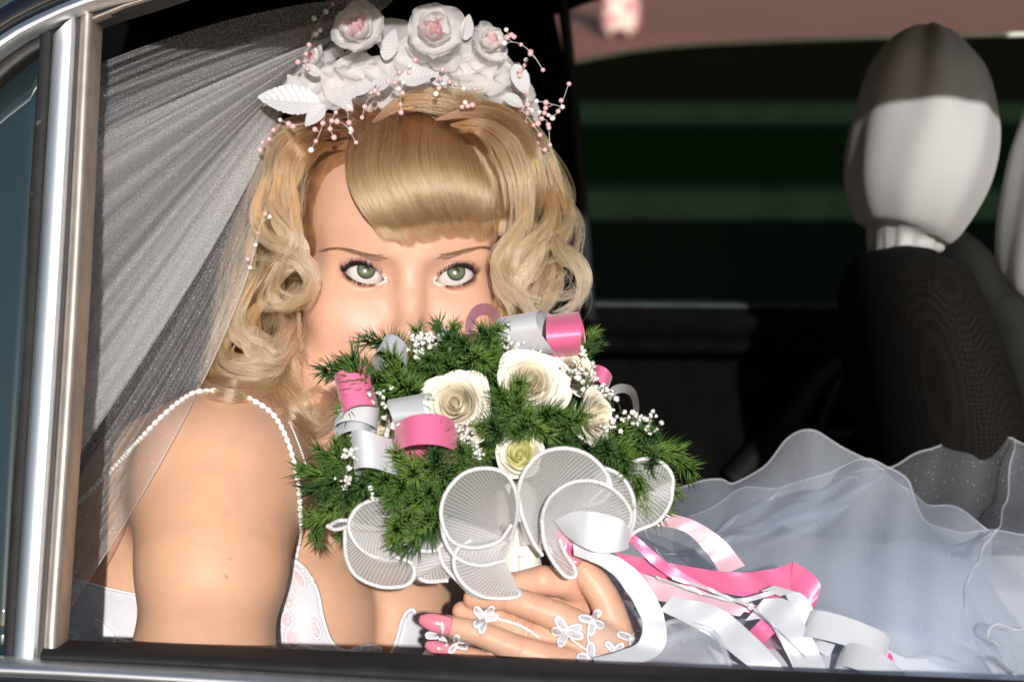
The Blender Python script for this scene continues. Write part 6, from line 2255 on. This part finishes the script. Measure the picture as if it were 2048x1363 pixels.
# sheer net over the back of the hand
gx, gy = np.meshgrid(np.linspace(1150, 1225, 24), np.linspace(1238, 1375, 30), indexing='ij')
gx = gx + 18 * np.sin((gy - 1238) / 137 * 2.2)
gd = hand_depth(gx, gy) - .0012
mesh_obj('net_panel', PP(list(zip(gx.ravel(), gy.ravel(), gd.ravel()))), grid_faces(24, 30), SHEER, lace)

# ------------------------------------------------------------------ headpiece
head_piece = thing('flower_headpiece', P(800, 150, 1.44), 'white organza flower headpiece with pink centres, satin leaves and beaded sprays', 'headpiece')
ORG = tulle_mat('organza', (.84, .82, .84), .55, glitter=.5, gscale=520, net=.1, trl=.35)
ORGP = tulle_mat('organza_pink', (.84, .58, .62), .72, glitter=.4, gscale=520, net=.1, trl=.35)
ORGW = tulle_mat('organza_white', (.86, .85, .86), .72, glitter=.5, gscale=520, net=.1, trl=.3)


def org_petal(seed, cup=.35):
    r = np.random.default_rng(seed)
    n, m = 16, 15
    v = []
    ph = r.uniform(0, 6.28, 3)
    for i in range(n):
        s = i / (n - 1)
        for j in range(m):
            t = j / (m - 1) * 2 - 1
            w = .62 * math.sin(math.pi * min(.97, s * .80 + .12)) ** .55 * (1 + .03 * math.sin(8 * s + ph[0]))
            x = t * w; y = s * (1 - .10 * t * t)
            z = cup * (x * x * 1.3 + (y - .2) ** 2 * .9) + .07 * math.sin(3.0 * t + 4 * s + ph[1]) * s + .05 * math.sin(7 * t + ph[2]) * s ** 2
            if s > .85: z += .05 * (s - .85) / .15
            v.append((x, y, z))
    return v, grid_faces(n, m)


OP = {k: [raw_mesh('petal', *org_petal(s, c), m_) for s in range(4)] for k, (c, m_) in {'o': (.35, ORG), 'm': (.7, ORGW), 'p': (1.1, ORGP), 'l': (.25, ORG)}.items()}


def fab_flower(px, py, D, rpx, axis, seed=0):
    r = np.random.default_rng(seed)
    S = rpx * KPX * D
    c = P(px, py, D)
    t = bpy.data.objects.new('fabric_rose', None); COL.objects.link(t); t.empty_display_size = .01
    t.matrix_world = Matrix.Translation(Vector(toW(c))); adopt(t, head_piece)
    for ring, (n, sc, op, key, dz) in enumerate([(6, 1.0, 18, 'o', -.05), (5, .80, 34, 'm', .03), (4, .60, 52, 'p', .08), (3, .40, 68, 'p', .12)]):
        for k in range(n):
            M = frame_mat(c + np.array(axis) / np.linalg.norm(axis) * dz * S, axis, 2 * math.pi * k / n + ring * .5 + r.normal(0, .12), S * sc * r.uniform(.92, 1.08)) @ Matrix.Rotation(R(op) + r.normal(0, .1), 4, 'X')
            inst('petal', OP[key][(k + ring) % 4], M, t)


fab_flower(724, 70, 1.405, 66, (-.30, -1, .45), 1)
fab_flower(868, 72, 1.40, 68, (.05, -1, .30), 2)
fab_flower(966, 92, 1.42, 52, (.75, -.8, .35), 3)
fab_flower(640, 118, 1.44, 40, (-.9, -.6, .3), 4)
fab_flower(1020, 165, 1.45, 40, (.9, -.6, .1), 5)
r = np.random.default_rng(44)
# loose organza petals along the band
for k in range(64):
    s = (k + .5) / 64
    x = np.interp(s, [0, .2, .5, .8, 1], [612, 690, 835, 975, 1040]) + r.normal(0, 10)
    y = np.interp(s, [0, .2, .5, .8, 1], [185, 148, 128, 142, 200]) + r.normal(0, 22)
    D = np.interp(s, [0, .5, 1], [1.432, 1.405, 1.445]) + r.normal(0, .006) + .012
    ax = np.array([np.interp(s, [0, .5, 1], [-.5, 0, .7]) + r.normal(0, .3), -1, .35 + r.normal(0, .3)])
    S = r.uniform(48, 84) * KPX * D
    M = frame_mat(P(x, y, D), ax, r.uniform(0, 6.28), S) @ Matrix.Translation((0, -.5, 0))
    inst('petal', OP['l' if k % 3 else 'o'][k % 4], M, head_piece)


# satin leaves with pressed veins and a toothed edge
def leaf_geo():
    n, m = 40, 15
    v = []
    for i in range(n):
        s = i / (n - 1)
        for j in range(m):
            t = j / (m - 1) * 2 - 1
            w = .24 * math.sin(math.pi * s ** .8) ** .8 * (1 + .10 * ((s * 13) % 1.0) * (abs(t) > .8))
            vein = .06 * abs(((s * 9 - abs(t) * 1.6) % 1.0) - .5)
            v.append((t * w, s, .10 * (s - .5) ** 2 + .16 * abs(t) * w * 1.2 + vein + (-.012 if abs(t) < .08 else 0)))
    return v, grid_faces(n, m)


LEAF = raw_mesh('leaf', *leaf_geo(), satin('leaf_satin', (.50, .50, .53), .34, .5))
for (x0, y0, x1, y1, D) in [(640, 207, 520, 196, 1.392), (648, 210, 612, 252, 1.388), (600, 190, 575, 150, 1.41), (672, 190, 705, 222, 1.385), (700, 190, 752, 168, 1.388), (745, 178, 790, 150, 1.388), (800, 160, 872, 148, 1.38), (740, 165, 712, 192, 1.382), (860, 150, 905, 175, 1.388), (1010, 190, 1045, 215, 1.42), (640, 150, 605, 130, 1.42), (770, 120, 790, 60, 1.41), (930, 80, 938, 30, 1.42), (1030, 130, 1052, 190, 1.43), (600, 170, 560, 185, 1.42)]:
    a = P(x0, y0, D + .004); b = P(x1, y1, D - .004)
    y = Vector(b - a); L0 = y.length; y.normalize()
    z = Vector((0.1, -1, .25)); x = y.cross(z).normalized(); z = x.cross(y)
    M = Matrix.Translation(Vector(a)) @ Matrix((x, y, z)).transposed().to_4x4() @ Matrix.Scale(L0 * 1.05, 4)
    inst('leaf', LEAF, M, head_piece)

# beaded sprays on clear thread
BEAD = [raw_mesh('bead', np.array(ICO2[0]), ICO2[1], m_) for m_ in (PINKBEAD, PEARL)]
WIRE = mat('clear_thread', (.55, .5, .5), .25)
def spray(pts, beads, seed, spread=10, D=None):
    """pts: path; beads strung along it and on short side threads"""
    r = np.random.default_rng(seed)
    c = catmull(PP(pts), 40)
    mb = MB(); mb.tube(c, .00022, 4)
    where = []
    for k in range(beads):
        i = int(np.clip((k + 1) / beads, .2, 1) * 39)
        p = c[i]
        if k % 3 == 1:
            e = p + np.array([r.normal(0, 1), -abs(r.normal(0, .6)), r.normal(0, 1)]) * spread * KPX * 1.4
            mb.tube(catmull(np.array([p, (p + e) / 2, e]), 5), .0002, 4); p = e
        where.append(p)
    o = mb.obj('bead_spray', WIRE, head_piece)
    for k, p in enumerate(where):
        inst('bead', BEAD[0 if r.uniform() < .72 else 1], frame_mat(p, (0, 0, 1), 0, r.uniform(.0014, .0021)), o)


SPR = [
    [(990, 90, 1.41), (1030, 85, 1.40), (1062, 105, 1.40), (1086, 140, 1.40)], [(1010, 80, 1.42), (1020, 70, 1.42), (1028, 74, 1.42)],
    [(1035, 200, 1.43), (1070, 215, 1.42), (1110, 230, 1.415), (1138, 168, 1.41)], [(1040, 220, 1.43), (1075, 235, 1.42), (1095, 245, 1.42), (1100, 290, 1.42)], [(1030, 205, 1.43), (1060, 240, 1.42), (1080, 270, 1.42)],
    [(1040, 180, 1.43), (1065, 200, 1.42), (1090, 205, 1.42), (1125, 214, 1.415)], [(1045, 215, 1.43), (1080, 222, 1.42), (1105, 236, 1.42)], [(1035, 160, 1.43), (1048, 135, 1.425), (1052, 120, 1.425)],
    [(760, 170, 1.385), (735, 200, 1.375), (724, 235, 1.372)], [(795, 165, 1.383), (800, 195, 1.375), (802, 225, 1.37)], [(700, 200, 1.385), (696, 235, 1.378), (704, 262, 1.376)], [(680, 210, 1.385), (660, 250, 1.38), (668, 275, 1.38)],
    [(650, 230, 1.385), (640, 265, 1.382), (622, 300, 1.385)], [(640, 240, 1.388), (590, 250, 1.39), (560, 240, 1.395)], [(610, 100, 1.43), (625, 75, 1.425), (640, 60, 1.42)], [(620, 90, 1.43), (640, 40, 1.43), (665, 8, 1.44)],
    [(870, 160, 1.385), (905, 175, 1.38), (950, 178, 1.382)], [(880, 150, 1.385), (880, 170, 1.378), (872, 188, 1.376)], [(930, 200, 1.385), (932, 212, 1.38), (945, 210, 1.38)], [(770, 155, 1.39), (785, 172, 1.382), (805, 186, 1.378)], [(790, 150, 1.39), (815, 135, 1.38), (830, 120, 1.38)],
    [(560, 250, 1.40), (530, 275, 1.395), (520, 300, 1.39)], [(540, 410, 1.385), (524, 440, 1.378), (512, 484, 1.375), (500, 535, 1.372)], [(620, 150, 1.42), (610, 120, 1.41), (618, 90, 1.41)], [(1050, 230, 1.44), (1075, 290, 1.43), (1090, 300, 1.43)], [(660, 240, 1.385), (690, 250, 1.376), (712, 285, 1.374)],
]
for k, p in enumerate(SPR):
    spray(p, 6 if len(p) > 3 else 4, 60 + k)
